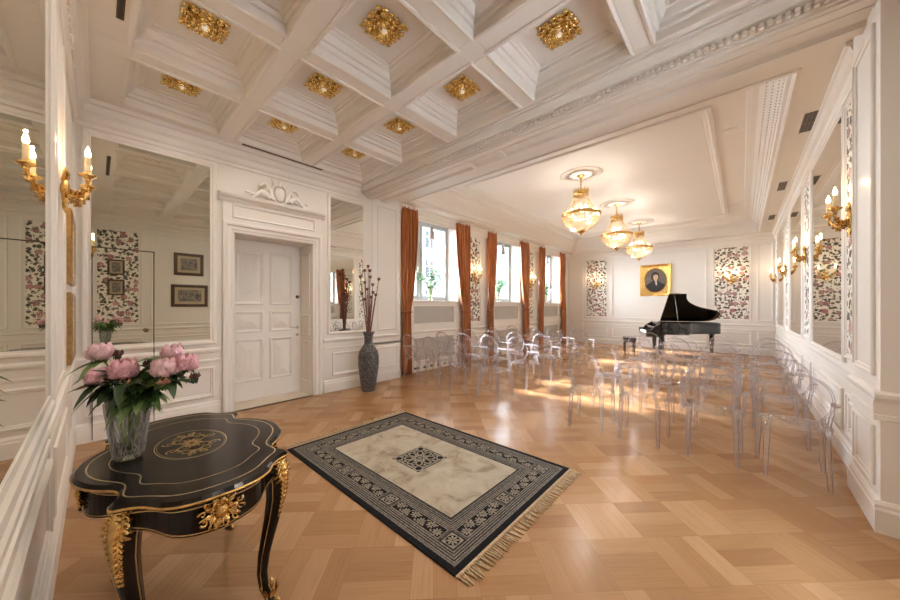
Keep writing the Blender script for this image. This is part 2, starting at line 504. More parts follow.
# wall frames: (s, z, d) -> world
def wall_frame(kind, off):
    if kind == 'door': return Matrix(((0, 0, 1, off), (1, 0, 0, 0), (0, 1, 0, 0), (0, 0, 0, 1)))       # s=Y, d=+X
    if kind == 'right': return Matrix(((0, 0, -1, off), (1, 0, 0, 0), (0, 1, 0, 0), (0, 0, 0, 1)))     # s=Y, d=-X
    if kind == 'left': return Matrix(((1, 0, 0, 0), (0, 0, 1, off), (0, 1, 0, 0), (0, 0, 0, 1)))       # s=X, d=+Y
    if kind == 'far': return Matrix(((1, 0, 0, 0), (0, 0, -1, off), (0, 1, 0, 0), (0, 0, 0, 1)))       # s=X, d=-Y
FD, FW, FR, FL, FF = wall_frame('door', XD), wall_frame('door', XW), wall_frame('right', XR), wall_frame('left', YL), wall_frame('far', YF)
FB = wall_frame('right', XB)
PM = [(0, 0), (0, 0.014), (0.008, 0.022), (0.022, 0.022), (0.028, 0.012), (0.045, 0.010), (0.05, 0)]   # panel moulding
PMs = [(0, 0), (0, 0.010), (0.006, 0.015), (0.016, 0.015), (0.022, 0.006), (0.03, 0)]
CR = [(0.0, 0.74), (0.012, 0.745), (0.012, 0.775), (0.003, 0.78), (0.003, 0.865), (0.018, 0.87), (0.03, 0.895), (0.03, 0.915), (0.018, 0.93), (0, 0.935)]  # chair rail (d, z)
BB = [(0, 0), (0.028, 0), (0.028, 0.15), (0.02, 0.165), (0.02, 0.185), (0.008, 0.205), (0, 0.21)]        # baseboard
CO = [(0, 3.47), (0.02, 3.47), (0.02, 3.51), (0.04, 3.53), (0.045, 3.60), (0.08, 3.63), (0.10, 3.69), (0.13, 3.70), (0.13, 3.75), (0, 3.75)]
COM = [(0, 3.46), (0.02, 3.46), (0.02, 3.50), (0.035, 3.52), (0.04, 3.575), (0.07, 3.60), (0.09, 3.66), (0.11, 3.67), (0.11, 3.70), (0, 3.70)]
def run(mb, F, prof, s0, s1):
    """profile (d,z) swept along s in a wall frame"""
    n = len(prof)
    vs = [(s0, p[1], p[0]) for p in prof] + [(s1, p[1], p[0]) for p in prof]
    mb.add(vs, [(i, i + 1, n + i + 1, n + i) for i in range(n - 1)] + [tuple(range(n)), tuple(range(n, 2 * n))], False, F)

# ================================================================== STRUCTURE
mb = MB(); mb.box((-6.6, -0.5, -0.1), (1.4, 14.2, 0.0)); struct(mb, 'floor', 'floor')

# door wall with the door opening (Y 1.30-2.44, z 0-2.55)
DY0, DY1, DZ = 1.30, 2.44, 2.55
mb = MB()
mb.box((-6.0, YL - 0.15, 0), (XD, DY0, 4.3)); mb.box((-6.0, DY1, 0), (XD, 4.29, 4.3)); mb.box((-6.0, DY0, DZ), (XD, DY1, 4.3))
mb.box((-6.2, DY0 - 0.2, 0), (-5.82, DY1 + 0.2, DZ + 0.2))
struct(mb, 'wall_entrance', 'paint')
mb = MB(); mb.box((-6.1, YL - 0.2, 0), (1.3, YL, 4.3)); struct(mb, 'wall_left', 'paint')
OW0, OW1, OZ0, OZ1 = 2.38, 2.80, 0.45, 3.10  # opening for the added window
mb = MB(); mb.box((XB, YL, 0), (XB + 0.2, OW0, 4.3)); mb.box((XB, OW1, 0), (XB + 0.2, YB, 4.3)); mb.box((XB, OW0, 0), (XB + 0.2, OW1, OZ0)); mb.box((XB, OW0, OZ1), (XB + 0.2, OW1, 4.3))
struct(mb, 'wall_opposite', 'paint')
mb = MB()
mb.box((XP, YB, 0), (XB + 0.2, 4.20, ZB + 0.05)); mb.box((XP, YC + 0.06, ZB + 0.05), (XB + 0.2, 4.20, 4.3)); struct(mb, 'wall_pier', 'trim')
mb = MB(); mb.box((XR, 4.2, 0), (XR + 0.2, YF + 0.2, 4.3)); struct(mb, 'wall_right', 'paint')
mb = MB(); mb.box((-6.0, YF, 0), (1.0, YF + 0.2, 4.3)); struct(mb, 'wall_far', 'paint')

# window wall with three openings
WIN = [(4.56, 6.36), (7.70, 9.52), (10.86, 12.68)]
WZ0, WZ1 = 1.63, 3.60
WO = -6.0
mb = MB()
ys = [4.29] + [v for w in WIN for v in w] + [YF]
for i in range(0, len(ys), 2): mb.box((WO, ys[i], 0), (XW, ys[i + 1], 4.3))
for a, b in WIN:
    mb.box((WO, a, 0), (XW, b, WZ0 - 0.02)); mb.box((WO, a, WZ1), (XW, b, 4.3))
struct(mb, 'wall_window', 'paint')

# window sills, frames and panes
for i, (a, b) in enumerate(WIN):
    mb = MB()
    X0, X1 = -5.93, -5.87
    def bar(y0, y1, z0, z1, mb=mb): mb.box((X0, y0, z0), (X1, y1, z1))
    t = 0.075
    bar(a, a + t, WZ0, WZ1); bar(b - t, b, WZ0, WZ1); bar(a + t, b - t, WZ0, WZ0 + t); bar(a + t, b - t, WZ1 - t, WZ1)
    mid = a + (b - a) * 0.42
    bar(mid - 0.06, mid + 0.06, WZ0 + t, WZ1 - t)
    fr = mb.build('window_%d' % (i + 1), 'pvc', kind='structure', bevel=0.006)
    for (y0, y1) in ((a + t, mid - 0.06), (mid + 0.06, b - t)):
        sb = MB(); u = 0.045
        zz0, zz1 = WZ0 + t, WZ1 - t
        for q in ((y0, y0 + u, zz0, zz1), (y1 - u, y1, zz0, zz1), (y0 + u, y1 - u, zz0, zz0 + u), (y0 + u, y1 - u, zz1 - u, zz1)):
            sb.box((X0 + 0.012, q[0], q[2]), (X1 + 0.012, q[1], q[3]))
        so = sb.build('sash', 'pvc', parent=fr)
        gb = MB(); gb.box((-5.898, y0 + u, zz0 + u), (-5.892, y1 - u, zz1 - u)); gb.build('pane', 'glass', parent=so)
    hb = MB(); hb.box((X1 + 0.012, mid - 0.075, 2.45), (X1 + 0.05, mid - 0.05, 2.47)); hb.box((X1 + 0.035, mid - 0.075, 2.33), (X1 + 0.05, mid - 0.055, 2.47)); hb.build('window_handle', 'chrome', parent=fr)

# tall unseen window behind the pier, added to light the front room
mb = MB()
for q in ((OW0, OW0 + 0.06, OZ0, OZ1), (OW1 - 0.06, OW1, OZ0, OZ1), (OW0 + 0.06, OW1 - 0.06, OZ0, OZ0 + 0.06), (OW0 + 0.06, OW1 - 0.06, OZ1 - 0.06, OZ1), ((OW0 + OW1) / 2 - 0.04, (OW0 + OW1) / 2 + 0.04, OZ0 + 0.06, OZ1 - 0.06)):
    mb.box((XB + 0.10, q[0], q[2]), (XB + 0.15, q[1], q[3]))
fr = mb.build('window_4', 'trim', kind='structure')
mb = MB(); mb.box((XB + 0.12, OW0 + 0.06, OZ0 + 0.06), (XB + 0.125, OW1 - 0.06, OZ1 - 0.06)); mb.build('pane', 'glass', parent=fr)

# coffered ceiling of the front room
NX, NY = 5, 3
CXs = [-4.58 + 1.125 * i for i in range(NX)]
CYs = [0.63 + 1.07 * j for j in range(NY)]
HX, HY = 0.46, 0.425
mb = MB()
xb = [XD] + [v for c in CXs for v in (c - HX, c + HX)] + [XB]
yb = [YL] + [v for c in CYs for v in (c - HY, c + HY)] + [3.30]
for i in range(len(xb) - 1):
    for j in range(len(yb) - 1):
        if i % 2 == 1 and j % 2 == 1: continue
        mb.box((xb[i] + (0.004 if i and i % 2 == 0 else 0), yb[j] + (0.004 if j and j % 2 == 0 else 0), ZC), (xb[i + 1] - (0.004 if i % 2 == 0 else 0), yb[j + 1] - (0.004 if j % 2 == 0 else 0), ZC + 0.02))
STEP = [(-0.035, ZC), (-0.035, ZC - 0.012), (-0.012, ZC - 0.018), (0, ZC - 0.008), (0.0, ZC + 0.065), (0.022, ZC + 0.07), (0.028, ZC + 0.082), (0.028, ZC + 0.112), (0.05, ZC + 0.117), (0.085, ZC + 0.165), (0.105, ZC + 0.17), (0.105, ZC + 0.195), (0.13, ZC + 0.20), (0.135, ZC + 0.212)]
ZR = ZC + 0.212
for cx in CXs:
    for cyy in CYs:
        rs = []
        for ins, z in STEP:
            hx, hy = HX - ins, HY - ins
            rs.append([(cx - hx, cyy - hy, z), (cx + hx, cyy - hy, z), (cx + hx, cyy + hy, z), (cx - hx, cyy + hy, z)])
        mb.rings(rs, True, (False, True), False)
mb.box((XD - 0.3, YL - 0.2, 4.2), (XB + 0.2, 4.3, 4.3))
struct(mb, 'ceiling', 'ceil')

# dividing beam with dentils
mb = MB()
bp = [(3.27, ZC + 0.3), (3.27, ZC - 0.016), (3.30, ZC - 0.016), (3.30, ZC - 0.034), (3.315, ZC - 0.038), (3.345, ZC - 0.056), (3.358, ZC - 0.082), (3.358, ZC - 0.094), (3.425, ZC - 0.094), (3.425, ZB + 0.032),
      (3.455, ZB + 0.032), (3.455, ZB + 0.014), (3.485, ZB + 0.010), (3.49, ZB), (3.58, ZB), (3.583, ZB + 0.022), (3.60, ZB + 0.022), (3.605, ZB + 0.004), (3.625, ZB + 0.004), (3.65, ZB + 0.035), (3.80, ZB + 0.035), (3.825, ZB), (YC, ZB), (YC, ZB + 0.05), (YC + 0.03, ZB + 0.06), (YC + 0.04, ZM), (YC + 0.04, ZC + 0.3)]
mb.strip(bp, XD, XB, 'x')
k = 0
x = XD + 0.02
while x < XB - 0.05:
    mb.box((x, 3.390, ZB + 0.040), (x + 0.027, 3.4255, ZB + 0.078)); x += 0.047
# soffit cross panels: a flat block between two long sunk fields, and square frames
for cx in (-2.95, -2.45):
    mb.box((cx - 0.04, 3.61, ZB - 0.002), (cx + 0.04, 3.84, ZB + 0.035))
mb.ring_mould(-2.88, 3.665, -2.52, 3.79, PMs, Matrix(((1, 0, 0, 0), (0, 1, 0, 0), (0, 0, -1, ZB + 0.035), (0, 0, 0, 1))))
struct(mb, 'trim_1', 'trim')

# music-room ceiling: perimeter soffit, cove, tray, inner frame
mb = MB()
TX0, TX1, TY0, TY1 = -5.13, 0.36, 4.42, 13.12
def rect(x0, x1, y0, y1, z): return [(x0, y0, z), (x1, y0, z), (x1, y1, z), (x0, y1, z)]
rs = [rect(-6.0, 1.0, YC + 0.03, YF + 0.2, ZM), rect(TX0, TX1, TY0, TY1, ZM), rect(TX0 - .0, TX1, TY0, TY1, ZM + 0.03),
      rect(TX0 + 0.03, TX1 - 0.03, TY0 + 0.03, TY1 - 0.03, ZM + 0.04)]
for q in range(1, 7):
    a = q / 6 * pi / 2
    dd = 0.03 + 0.24 * (1 - cos(a)); zz = ZM + 0.04 + 0.34 * sin(a)
    rs.append(rect(TX0 + dd, TX1 - dd, TY0 + dd, TY1 - dd, zz))
rs += [rect(TX0 + 0.27, TX1 - 0.27, TY0 + 0.27, TY1 - 0.27, 4.10), rect(TX0 + 0.31, TX1 - 0.31, TY0 + 0.31, TY1 - 0.31, 4.11), rect(TX0 + 0.32, TX1 - 0.32, TY0 + 0.32, TY1 - 0.32, 4.15)]
mb.rings(rs, True, (False, True), False)
CEILF = Matrix(((1, 0, 0, 0), (0, 1, 0, 0), (0, 0, -1, 4.15), (0, 0, 0, 1)))
mb.ring_mould(-4.52, 5.45, -0.30, 12.15, [(0, 0), (0, 0.02), (0.02, 0.035), (0.05, 0.035), (0.07, 0.015), (0.10, 0.012), (0.11, 0)], CEILF)
mb.ring_mould(TX0 - 0.05, TY0 - 0.05, TX1 + 0.05, TY1 + 0.05, [(0, 0), (0.0, 0.014), (0.03, 0.02), (0.05, 0.0)], Matrix(((1, 0, 0, 0), (0, 1, 0, 0), (0, 0, -1, ZM), (0, 0, 0, 1))))
struct(mb, 'ceiling.001', 'ceil')
# egg-and-dart studs on the cove
mb = MB()
def cove_pt(a): return 0.03 + 0.24 * (1 - cos(a)), ZM + 0.04 + 0.34 * sin(a)
y = TY0 + 0.25
while y < TY1 - 0.25:
    for a in (0.25, 0.5, 0.78, 1.05):
        dd, zz = cove_pt(a)
        mb.ball((TX1 - dd, y, zz), 0.016, 5, 3)
    y += 0.075
x = TX0 + 0.3
while x < TX1 - 0.3:
    for a in (0.35, 0.75):
        dd, zz = cove_pt(a)
        mb.ball((x, TY1 - dd, zz), 0.02, 5, 3)
    x += 0.09
struct(mb, 'trim_2', 'trim')

# cornices, chair rails, baseboards
mb = MB()
run(mb, FD, CO, YL, 3.30); run(mb, FL, CO, XD, XB); run(mb, FB, CO, YL, 3.30)
for F, a, b in ((FD, YL + 0.05, 3.3), (FL, XD + 0.05, -2.0)):
    x = a
    while x < b: mb.box((x, 3.535, 0.04), (x + 0.022, 3.565, 0.055), F); x += 0.045
struct(mb, 'trim_3', 'trim')
mb = MB()
run(mb, FW, COM, 4.0, YF); run(mb, FR, COM, 4.2, YF); run(mb, FF, COM, XW, XR)
struct(mb, 'trim_4', 'trim')

FPs = wall_frame('right', XP)
FPn = wall_frame('far', YB)
mb = MB()
for a, b in ((YL, 1.14), (2.62, 4.29)): run(mb, FD, BB, a, b); run(mb, FD, CR, a, b)
struct(mb, 'baseboard_entrance', 'trim')
mb = MB()
run(mb, FL, BB, XD, XB); run(mb, FL, CR, XD, XB)
struct(mb, 'baseboard_left', 'trim')
mb = MB()
run(mb, FB, BB, YL, YB)
for a, b in ((YL, OW0 - 0.05), (OW1 + 0.05, YB)): run(mb, FB, CR, a, b)
struct(mb, 'baseboard_opposite', 'trim')
mb = MB()
run(mb, FR, BB, 4.2, YF); run(mb, FR, CR, 4.2, YF)
struct(mb, 'baseboard_right', 'trim')
mb = MB()
run(mb, FPs, BB, YB, 4.22); run(mb, FPs, CR, YB, 4.22)
run(mb, FPn, BB, XP - 0.028, XB); run(mb, FPn, CR, XP - 0.03, XB)
struct(mb, 'baseboard_pier', 'trim')
mb = MB()
run(mb, FF, BB, XW, XR); run(mb, FF, CR, XW, XR)
struct(mb, 'baseboard_far', 'trim')
mb = MB()
for a, b in ((4.29, 4.56), (6.36, 7.7), (9.52, 10.86), (12.68, YF)): run(mb, FW, BB, a, b); run(mb, FW, CR, a, b)
struct(mb, 'baseboard_window', 'trim')

# panel mouldings on the entrance wall
mb = MB()
for a, b in ((0.5, 1.08), (2.78, 3.50), (3.68, 4.22)):
    mb.ring_mould(a, 0.27, b, 0.68, PM, FD)
mb.ring_mould(-0.10, 0.27, 0.40, 0.68, PM, FD)
mb.ring_mould(3.72, 1.02, 4.20, 3.50, PM, FD)          # pilaster field
mb.box((3.60, 0.0, 0), (4.29, ZB, 0.012), FD)
struct(mb, 'trim_5', 'trim')
# near side wall: panels below, pilaster strips
mb = MB()
for a, b in ((-2.75, -1.25), (-4.05, -2.95), (-1.1, 0.3)): mb.ring_mould(a, 0.27, b, 0.68, PM, FL)
mb.ring_mould(-3.72, 1.0, -3.02, 3.44, PM, FL)
mb.box((-4.0, 0.0, 0), (-2.78, 3.47, 0.010), FL)
mb.box((-5.33, 0.0, 0), (-5.27, 3.47, 0.022), FL)
struct(mb, 'trim_6', 'trim')
# mirrored wall: wainscot and upper fields, pilaster strips around the wallpaper
mb = MB()
for a, b in ((4.30, 4.82), (5.0, 6.7), (6.98, 7.72), (7.9, 9.65), (9.93, 10.67), (10.85, 12.6), (12.78, 13.45)):
    mb.ring_mould(a, 0.27, b, 0.68, PM, FR)
    mb.ring_mould(a + 0.09, 0.34, b - 0.09, 0.61, PMs, FR)
for c in (4.56, 7.35, 10.3, 13.1):
    mb.ring_mould(c - 0.32, 1.0, c + 0.32, 3.44, PM, FR)
mb.ring_mould(3.60, 0.27, 4.12, 0.68, PM, FPs); mb.ring_mould(3.60, 1.02, 4.12, 3.45, PM, FPs)
struct(mb, 'trim_7', 'trim')
# far wall: pilasters, fields
mb = MB()
for a, b in ((-5.42, -4.90), (-4.80, -3.92), (-3.78, -0.86), (-0.72, 0.22), (0.34, 0.70)):
    mb.ring_mould(a, 0.27, b, 0.68, PM, FF); mb.ring_mould(a, 1.03, b, 3.42, PM, FF)
mb.box((-5.46, 0, 0), (-4.88, 3.46, 0.03), FF)
struct(mb, 'trim_8', 'trim')
# window wall piers
mb = MB()
for c in (7.03, 10.19):
    mb.ring_mould(c - 0.32, 1.02, c + 0.32, 3.44, PM, FW); mb.ring_mould(c - 0.32, 0.27, c + 0.32, 0.68, PM, FW)
mb.ring_mould(12.98, 1.02, 13.5, 3.44, PM, FW)
struct(mb, 'trim_9', 'trim')
# wall opposite the door
mb = MB()
for a, b in ((-0.1, 0.8), (0.95, 2.3)): mb.ring_mould(a, 0.27, b, 0.68, PM, FB); mb.ring_mould(a, 1.0, b, 3.44, PM, FB)
struct(mb, 'trim_10', 'trim')

# door surround, frieze, head cornice
mb = MB()
AW = 0.135
AP = [(0, 0), (0, 0.05), (0.02, 0.055), (0.045, 0.05), (0.055, 0.03), (0.10, 0.03), (0.11, 0.02), (AW, 0.02), (AW, 0)]
def arch(mb, y0, y1, z1):
    rs = []
    for ins, d in AP:
        rs.append([(y0 + ins, 0, d), (y0 + ins, z1 - ins, d), (y1 - ins, z1 - ins, d), (y1 - ins, 0, d)])
    for k in range(len(rs) - 1):
        mb.add(rs[k] + rs[k + 1], [(0, 1, 5, 4), (1, 2, 6, 5), (2, 3, 7, 6)], False, FD)
arch(mb, DY0 - AW, DY1 + AW, DZ + AW)
FZ0 = DZ + AW
mb.box((DY0 - AW, FZ0, 0), (DY1 + AW, 3.00, 0.035), FD)
mb.ring_mould(DY0 - 0.02, FZ0 + 0.06, DY1 + 0.02, 2.94, PMs, FD @ Matrix.Translation((0, 0, 0.035)))
HC = [(0, 2.97), (0.04, 2.97), (0.05, 2.99), (0.06, 3.01), (0.10, 3.03), (0.11, 3.055), (0.11, 3.07), (0, 3.085)]
run(mb, FD, HC, DY0 - AW - 0.05, DY1 + AW + 0.05)
# jamb linings of the deep reveal
mb.box((DY1 - 0.012, 0.009, -0.44), (DY1 - 0.004, DZ - 0.013, 0.02), FD); mb.box((DY0 + 0.004, 0.009, -0.44), (DY0 + 0.012, DZ - 0.013, 0.02), FD)
mb.box((DY0 + 0.004, DZ - 0.012, -0.44), (DY1 - 0.004, DZ - 0.004, 0.02), FD)
JF = Matrix(((1, 0, 0, 0), (0, 0, -1, DY1 - 0.012), (0, 1, 0, 0), (0, 0, 0, 1)))
for z0, z1 in ((0.2, 0.9), (1.0, 1.35), (1.45, 2.4)): mb.ring_mould(-5.72, z0, -5.42, z1, PMs, JF)
struct(mb, 'trim_11', 'trim')
mb = MB(); mb.box((-5.80, DY0, 0), (XD + 0.03, DY1 + 0.02, 0.008)); mb.box((XD, DY0 - 0.14, 0), (XD + 0.03, DY1 + 0.14, 0.008))
struct(mb, 'trim_12', 'stone')

# plaster cartouche over the door (relief scrolls)
mb = MB()
CYd = 1.90
def relief(mb, pts, r0, r1, F=FD, d=0.03):
    n = len(pts)
    mb.tube([(p[0], p[1], d) for p in pts], [r0 + (r1 - r0) * i / (n - 1) for i in range(n)], 8, F)
mb.ball((CYd, 3.22, 0.02), 0.10, 14, 8, FD, (0.8, 1.1, 0.5))
mb.tube([(CYd + 0.115 * cos(a), 3.22 + 0.15 * sin(a), 0.03) for a in [2 * pi * k / 20 for k in range(20)]], 0.02, 8, FD, closed=True)
for sg in (-1, 1):
    relief(mb, [(CYd + sg * (0.10 + 0.09 * t), 3.12 + 0.16 * sin(t * 2.4) + 0.0 * t, ) for t in [k / 10 for k in range(11)]], 0.04, 0.02)
    relief(mb, [(CYd + sg * (0.14 + 0.30 * t), 3.13 + 0.07 * sin(t * 5.0)) for t in [k / 14 for k in range(15)]], 0.045, 0.012)
    relief(mb, [(CYd + sg * (0.21 + 0.07 * cos(a) * (1 - a / 9)), 3.27 + 0.07 * sin(a) * (1 - a / 9)) for a in [k * 0.45 for k in range(14)]], 0.026, 0.012)
    for q in range(4):
        cx = CYd + sg * (0.16 + 0.09 * q)
        mb.ball((cx, 3.14 + 0.02 * (q % 2), 0.015), 0.05 - 0.006 * q, 8, 6, FD, (1.2, 0.7, 0.6))
for q in range(3):
    relief(mb, [(CYd + (q - 1) * 0.05 + (q - 1) * 0.06 * t, 3.33 + 0.10 * t) for t in (0, 0.4, 0.8, 1)], 0.03, 0.012)
mn = min(p[0] for p in mb.v) - XD - 0.002
mb.v = [(p[0] - mn if False else XD + 0.002 + (p[0] - XD - mn) * 0.75, p[1], p[2]) for p in mb.v]
o = mb.build('plaster_cartouche', 'plaster'); tag(o, 'white plaster cartouche with leaf scrolls above the entrance door', 'ornament')

# entrance door
FDD = wall_frame('door', -5.775)
mb = MB(); mb.box((DY0, 0.012, -0.045), (DY1, DZ - 0.01, 0), FDD)
door = mb.build('door_1', 'trim', kind='structure')
mid = (DY0 + DY1) / 2
for (y0, y1) in ((DY0 + 0.11, mid - 0.045), (mid + 0.045, DY1 - 0.16)):
    for (z0, z1) in ((0.30, 0.98), (1.08, 1.42), (1.52, 2.38)):
        pb = MB()
        pb.ring_mould(y0, z0, y1, z1, [(0, 0), (0, 0.012), (0.015, 0.02), (0.035, 0.012), (0.045, 0.0), (0.075, 0.002), (0.085, 0.006), (0.16, 0.019), (0.165, 0.020)], FDD)
        rr = 0.165
        a0, a1, b0, b1 = y0 + rr, y1 - rr, z0 + rr, z1 - rr
        pb.add([(a0, b0, 0.020), (a1, b0, 0.020), (a1, b1, 0.020), (a0, b1, 0.020)], [(0, 1, 2, 3)], False, FDD)
        pb.build('door_panel', 'trim', parent=door)
hb = MB()
hb.lathe([(0.026, 0), (0.026, 0.012), (0.012, 0.014), (0.011, 0.05)], 14, FDD @ Matrix.Translation((DY1 - 0.075, 1.13, 0)))
hb.tube([(DY1 - 0.075, 1.13, 0.045), (DY1 - 0.12, 1.13, 0.05), (DY1 - 0.20, 1.13, 0.048)], [0.011, 0.010, 0.009], 8, FDD)
hb.build('door_handle', 'chrome', parent=door, label='brushed metal lever handle')
hb = MB(); hb.lathe([(0.026, 0), (0.026, 0.012), (0.01, 0.016)], 14, FDD @ Matrix.Translation((DY1 - 0.075, 1.0, 0))); hb.build('key_escutcheon', 'chrome', parent=door)
hb = MB(); hb.lathe([(0.03, 0), (0.03, 0.014), (0.018, 0.02), (0.018, 0.03)], 14, FDD @ Matrix.Translation((DY1 - 0.075, 1.66, 0))); hb.build('deadbolt', 'bronze', parent=door)

# hidden jib door: thin seams and a knob on the entrance wall
mb = MB()
j0, j1, jz = -0.04, 0.47, 2.16
dz = 0.034
for q in ((j0, 0.02, j0 + 0.006, jz), (j1 - 0.006, 0.02, j1, jz), (j0, jz - 0.006, j1, jz)):
    mb.box((q[0], q[1], 0.0), (q[2], q[3], dz), FD)
jib = mb.build('door_2', 'seam', kind='structure')
hb = MB(); hb.lathe([(0.012, 0), (0.012, 0.02), (0.022, 0.03), (0.022, 0.045), (0.008, 0.055)], 12, FD @ Matrix.Translation((0.395, 1.21, 0.03))); hb.build('door_knob', 'bronze', parent=jib)

# ================================================================== MIRRORS
def mirror(name, label, F, s0, z0, s1, z1, fw=0.06, mat='mirror', fmat='trim', bead=None, group=None):
    t = thing(name, label, 'mirror', F @ Vector(((s0 + s1) / 2, z0, 0)), 0, group)
    G = Matrix.Translation(-t.location) @ F
    gb = MB(); gb.box((s0, z0, 0.004), (s1, z1, 0.014), G); gb.build('mirror_glass', mat, parent=t)
    fb = MB()
    fb.ring_mould(s0 - fw, z0 - fw, s1 + fw, z1 + fw, [(0, 0), (0, 0.02), (fw * .25, 0.032), (fw * .6, 0.03), (fw * .75, 0.02), (fw * 1.05, 0.018), (fw * 1.06, 0.004)], G)
    fb.build('mirror_frame', fmat, parent=t)
    if bead:
        bb = MB(); bb.ring_mould(s0 - 0.004, z0 - 0.004, s1 + 0.004, z1 + 0.004, [(0, 0.014), (0, 0.024), (0.012, 0.024), (0.014, 0.014)], G); bb.build('frame_bead', bead, parent=t)
    return t
mirror('wall_mirror', 'tall mirror crossed by the hidden door seam on the entrance wall', FD, -0.05, 1.05, 1.03, 3.38, 0.07, 'mirrorold')
mirror('wall_mirror', 'narrow tall mirror between the entrance door and the pilaster', FD, 2.74, 1.05, 3.40, 3.40, 0.05, 'mirror')
mirror('wall_mirror', 'tall white-framed mirror on the wall beside the gilded table', FL, -2.66, 1.03, -1.29, 3.42, 0.09, 'mirrorold')
RM = [(4.93, 6.85), (7.84, 9.70), (10.80, 12.68)]
RML = ['tall wall mirror between the first and second floral strips from the pier', 'tall wall mirror between the second and third floral strips from the pier', 'tall wall mirror between the third floral strip and the far corner']
for (a, b), l in zip(RM, RML):
    mirror('wall_mirror', l, FR, a, 1.0, b, 3.42, 0.05, 'mirror')

# ================================================================== WALLPAPER PANELS
def wallpaper(label, F, s0, z0, s1, z1):
    mb = MB(); mb.box((s0, z0, 0.0015), (s1, z1, 0.008), F)
    o = mb.build('wallpaper_panel', 'wallpaper'); tag(o, label, 'wallpaper panel', 'floral wallpaper panels')
wallpaper('floral wallpaper strip behind the sconce beside the large near mirror', FL, -3.66, 1.06, -3.08, 3.38)
for c, l in zip((4.56, 7.35, 10.3, 13.1), ('first floral strip from the pier on the mirrored wall', 'second floral strip from the pier on the mirrored wall', 'third floral strip from the pier on the mirrored wall', 'last floral strip by the far corner of the mirrored wall')):
    wallpaper(l, FR, c - 0.26, 1.06, c + 0.26, 3.38)
for c, l in zip((7.03, 10.19), ('floral wallpaper strip between the first and second windows', 'floral wallpaper strip between the second and third windows')):
    wallpaper(l, FW, c - 0.25, 1.08, c + 0.25, 3.38)
wallpaper('floral wallpaper panel on the far wall near the windows', FF, -4.74, 1.09, -3.98, 3.36)
wallpaper('floral wallpaper panel on the far wall behind the piano tail', FF, -0.66, 1.09, 0.16, 3.36)
wallpaper('floral wallpaper panel seen only reflected in the jib door mirror', FB, 0.0, 1.06, 0.72, 3.38)

# ================================================================== CEILING ROSETTES WITH ADDED FILL SPOTS
def leafpatch(mb, base, ang, L, Wd, lift, curl, X=None, nu=5, nv=6, lobe=0.22, lf=16):
    """a curved acanthus leaf from base going out at angle ang; z grows downward through X"""
    ca, sa = cos(ang), sin(ang)
    def fn(u, v):
        w = Wd * (sin(pi * (0.12 + 0.88 * v)) ** 0.7) * (1 + lobe * sin(v * lf)) * (u - 0.5)
        r = L * v
        h = lift * sin(pi * v * 0.8) + curl * v * v - abs(u - 0.5) * Wd * 0.5
        return (base[0] + ca * r - sa * w, base[1] + sa * r + ca * w, base[2] + h)
    mb.grid(fn, nu, nv, X)
DN = Matrix(((1, 0, 0, 0), (0, 1, 0, 0), (0, 0, -1, 0), (0, 0, 0, 1)))
def rosette_mesh():
    mb = MB()
    h = 0.142
    mb.prism([(h, h), (0, h * 0.80), (-h, h), (-h * 0.80, 0), (-h, -h), (0, -h * 0.80), (h, -h), (h * 0.80, 0)], 0, 0.006, DN)
    rq = random.Random(8)
    for ring, (R0, n, L, Wd, z) in enumerate(((0.118, 18, 0.064, 0.050, 0.006), (0.080, 14, 0.066, 0.052, 0.014), (0.040, 8, 0.062, 0.050, 0.026), (0.016, 6, 0.045, 0.036, 0.036))):
        for k in range(n):
            a = 2 * pi * (k + 0.5) / n
            c, s_ = cos(a), sin(a)
            q = 1.0 / max(abs(c), abs(s_))                       # pull the ring out into a square
            qq = 1 + (q - 1) * 0.95
            leafpatch(mb, (R0 * qq * c, R0 * qq * s_, z), a + rq.uniform(-0.25, 0.25), L * (0.85 + 0.4 * (q - 1)) , Wd, 0.024, -0.004, DN, 4, 10, 0.45, 20)
    for k in range(4):
        for e in (-1, 1):
            for rr_, sp in ((0.150, 0.22), (0.125, 0.50), (0.085, 0.30)):
                a = pi / 4 + k * pi / 2
                c = (rr_ * cos(a + e * sp), rr_ * sin(a + e * sp), 0.022)
                mb.tube([(c[0] + 0.020 * cos(q * 0.6 * e + a) * (1 - q / 14), c[1] + 0.020 * sin(q * 0.6 * e + a) * (1 - q / 14), c[2] + 0.002 * q) for q in range(11)], 0.006, 6, DN)
    return mb
RZ = ZR
rname = [['first', 'second', 'third', 'fourth', 'fifth'], ['wall', 'middle', 'beam']]
ros0 = None
dl = bpy.data.lights.new('coffer_fill', 'SPOT')  # spots added under the rosettes as warm fill for the front room
dl.energy = COFFER_FILL; dl.color = (1.0, 0.87, 0.72); dl.shadow_soft_size = 0.003; dl.spot_size = radians(155); dl.spot_blend = 1.0
for j, cyy in enumerate(CYs):
    for i, cx in enumerate(CXs):
        lab = 'gilded rosette in the %s coffer from the entrance wall, %s' % (rname[0][i], ['row along the near wall', 'middle row', 'row along the beam'][j])
        if ros0 is None:
            ros0 = thing('ceiling_rosette', lab, 'ceiling rosette', (cx, cyy, RZ), 0, 'gilded rosettes in the coffered ceiling')
            rosette_mesh().build('acanthus_leaves', 'goldleaf', parent=ros0)
            lb = MB(); lb.lathe([(0.019, 0.02), (0.019, 0.054), (0.014, 0.061), (0.006, 0.062)], 16, DN); lb.build('lamp_lens', 'downlens', parent=ros0, label='pale glass lamp lens')
        else:
            dup(ros0, (cx, cyy, RZ), 0, lab)
        lo = bpy.data.objects.new('coffer_fill', dl); lo.location = (cx, cyy, RZ - 0.066); COL.objects.link(lo)

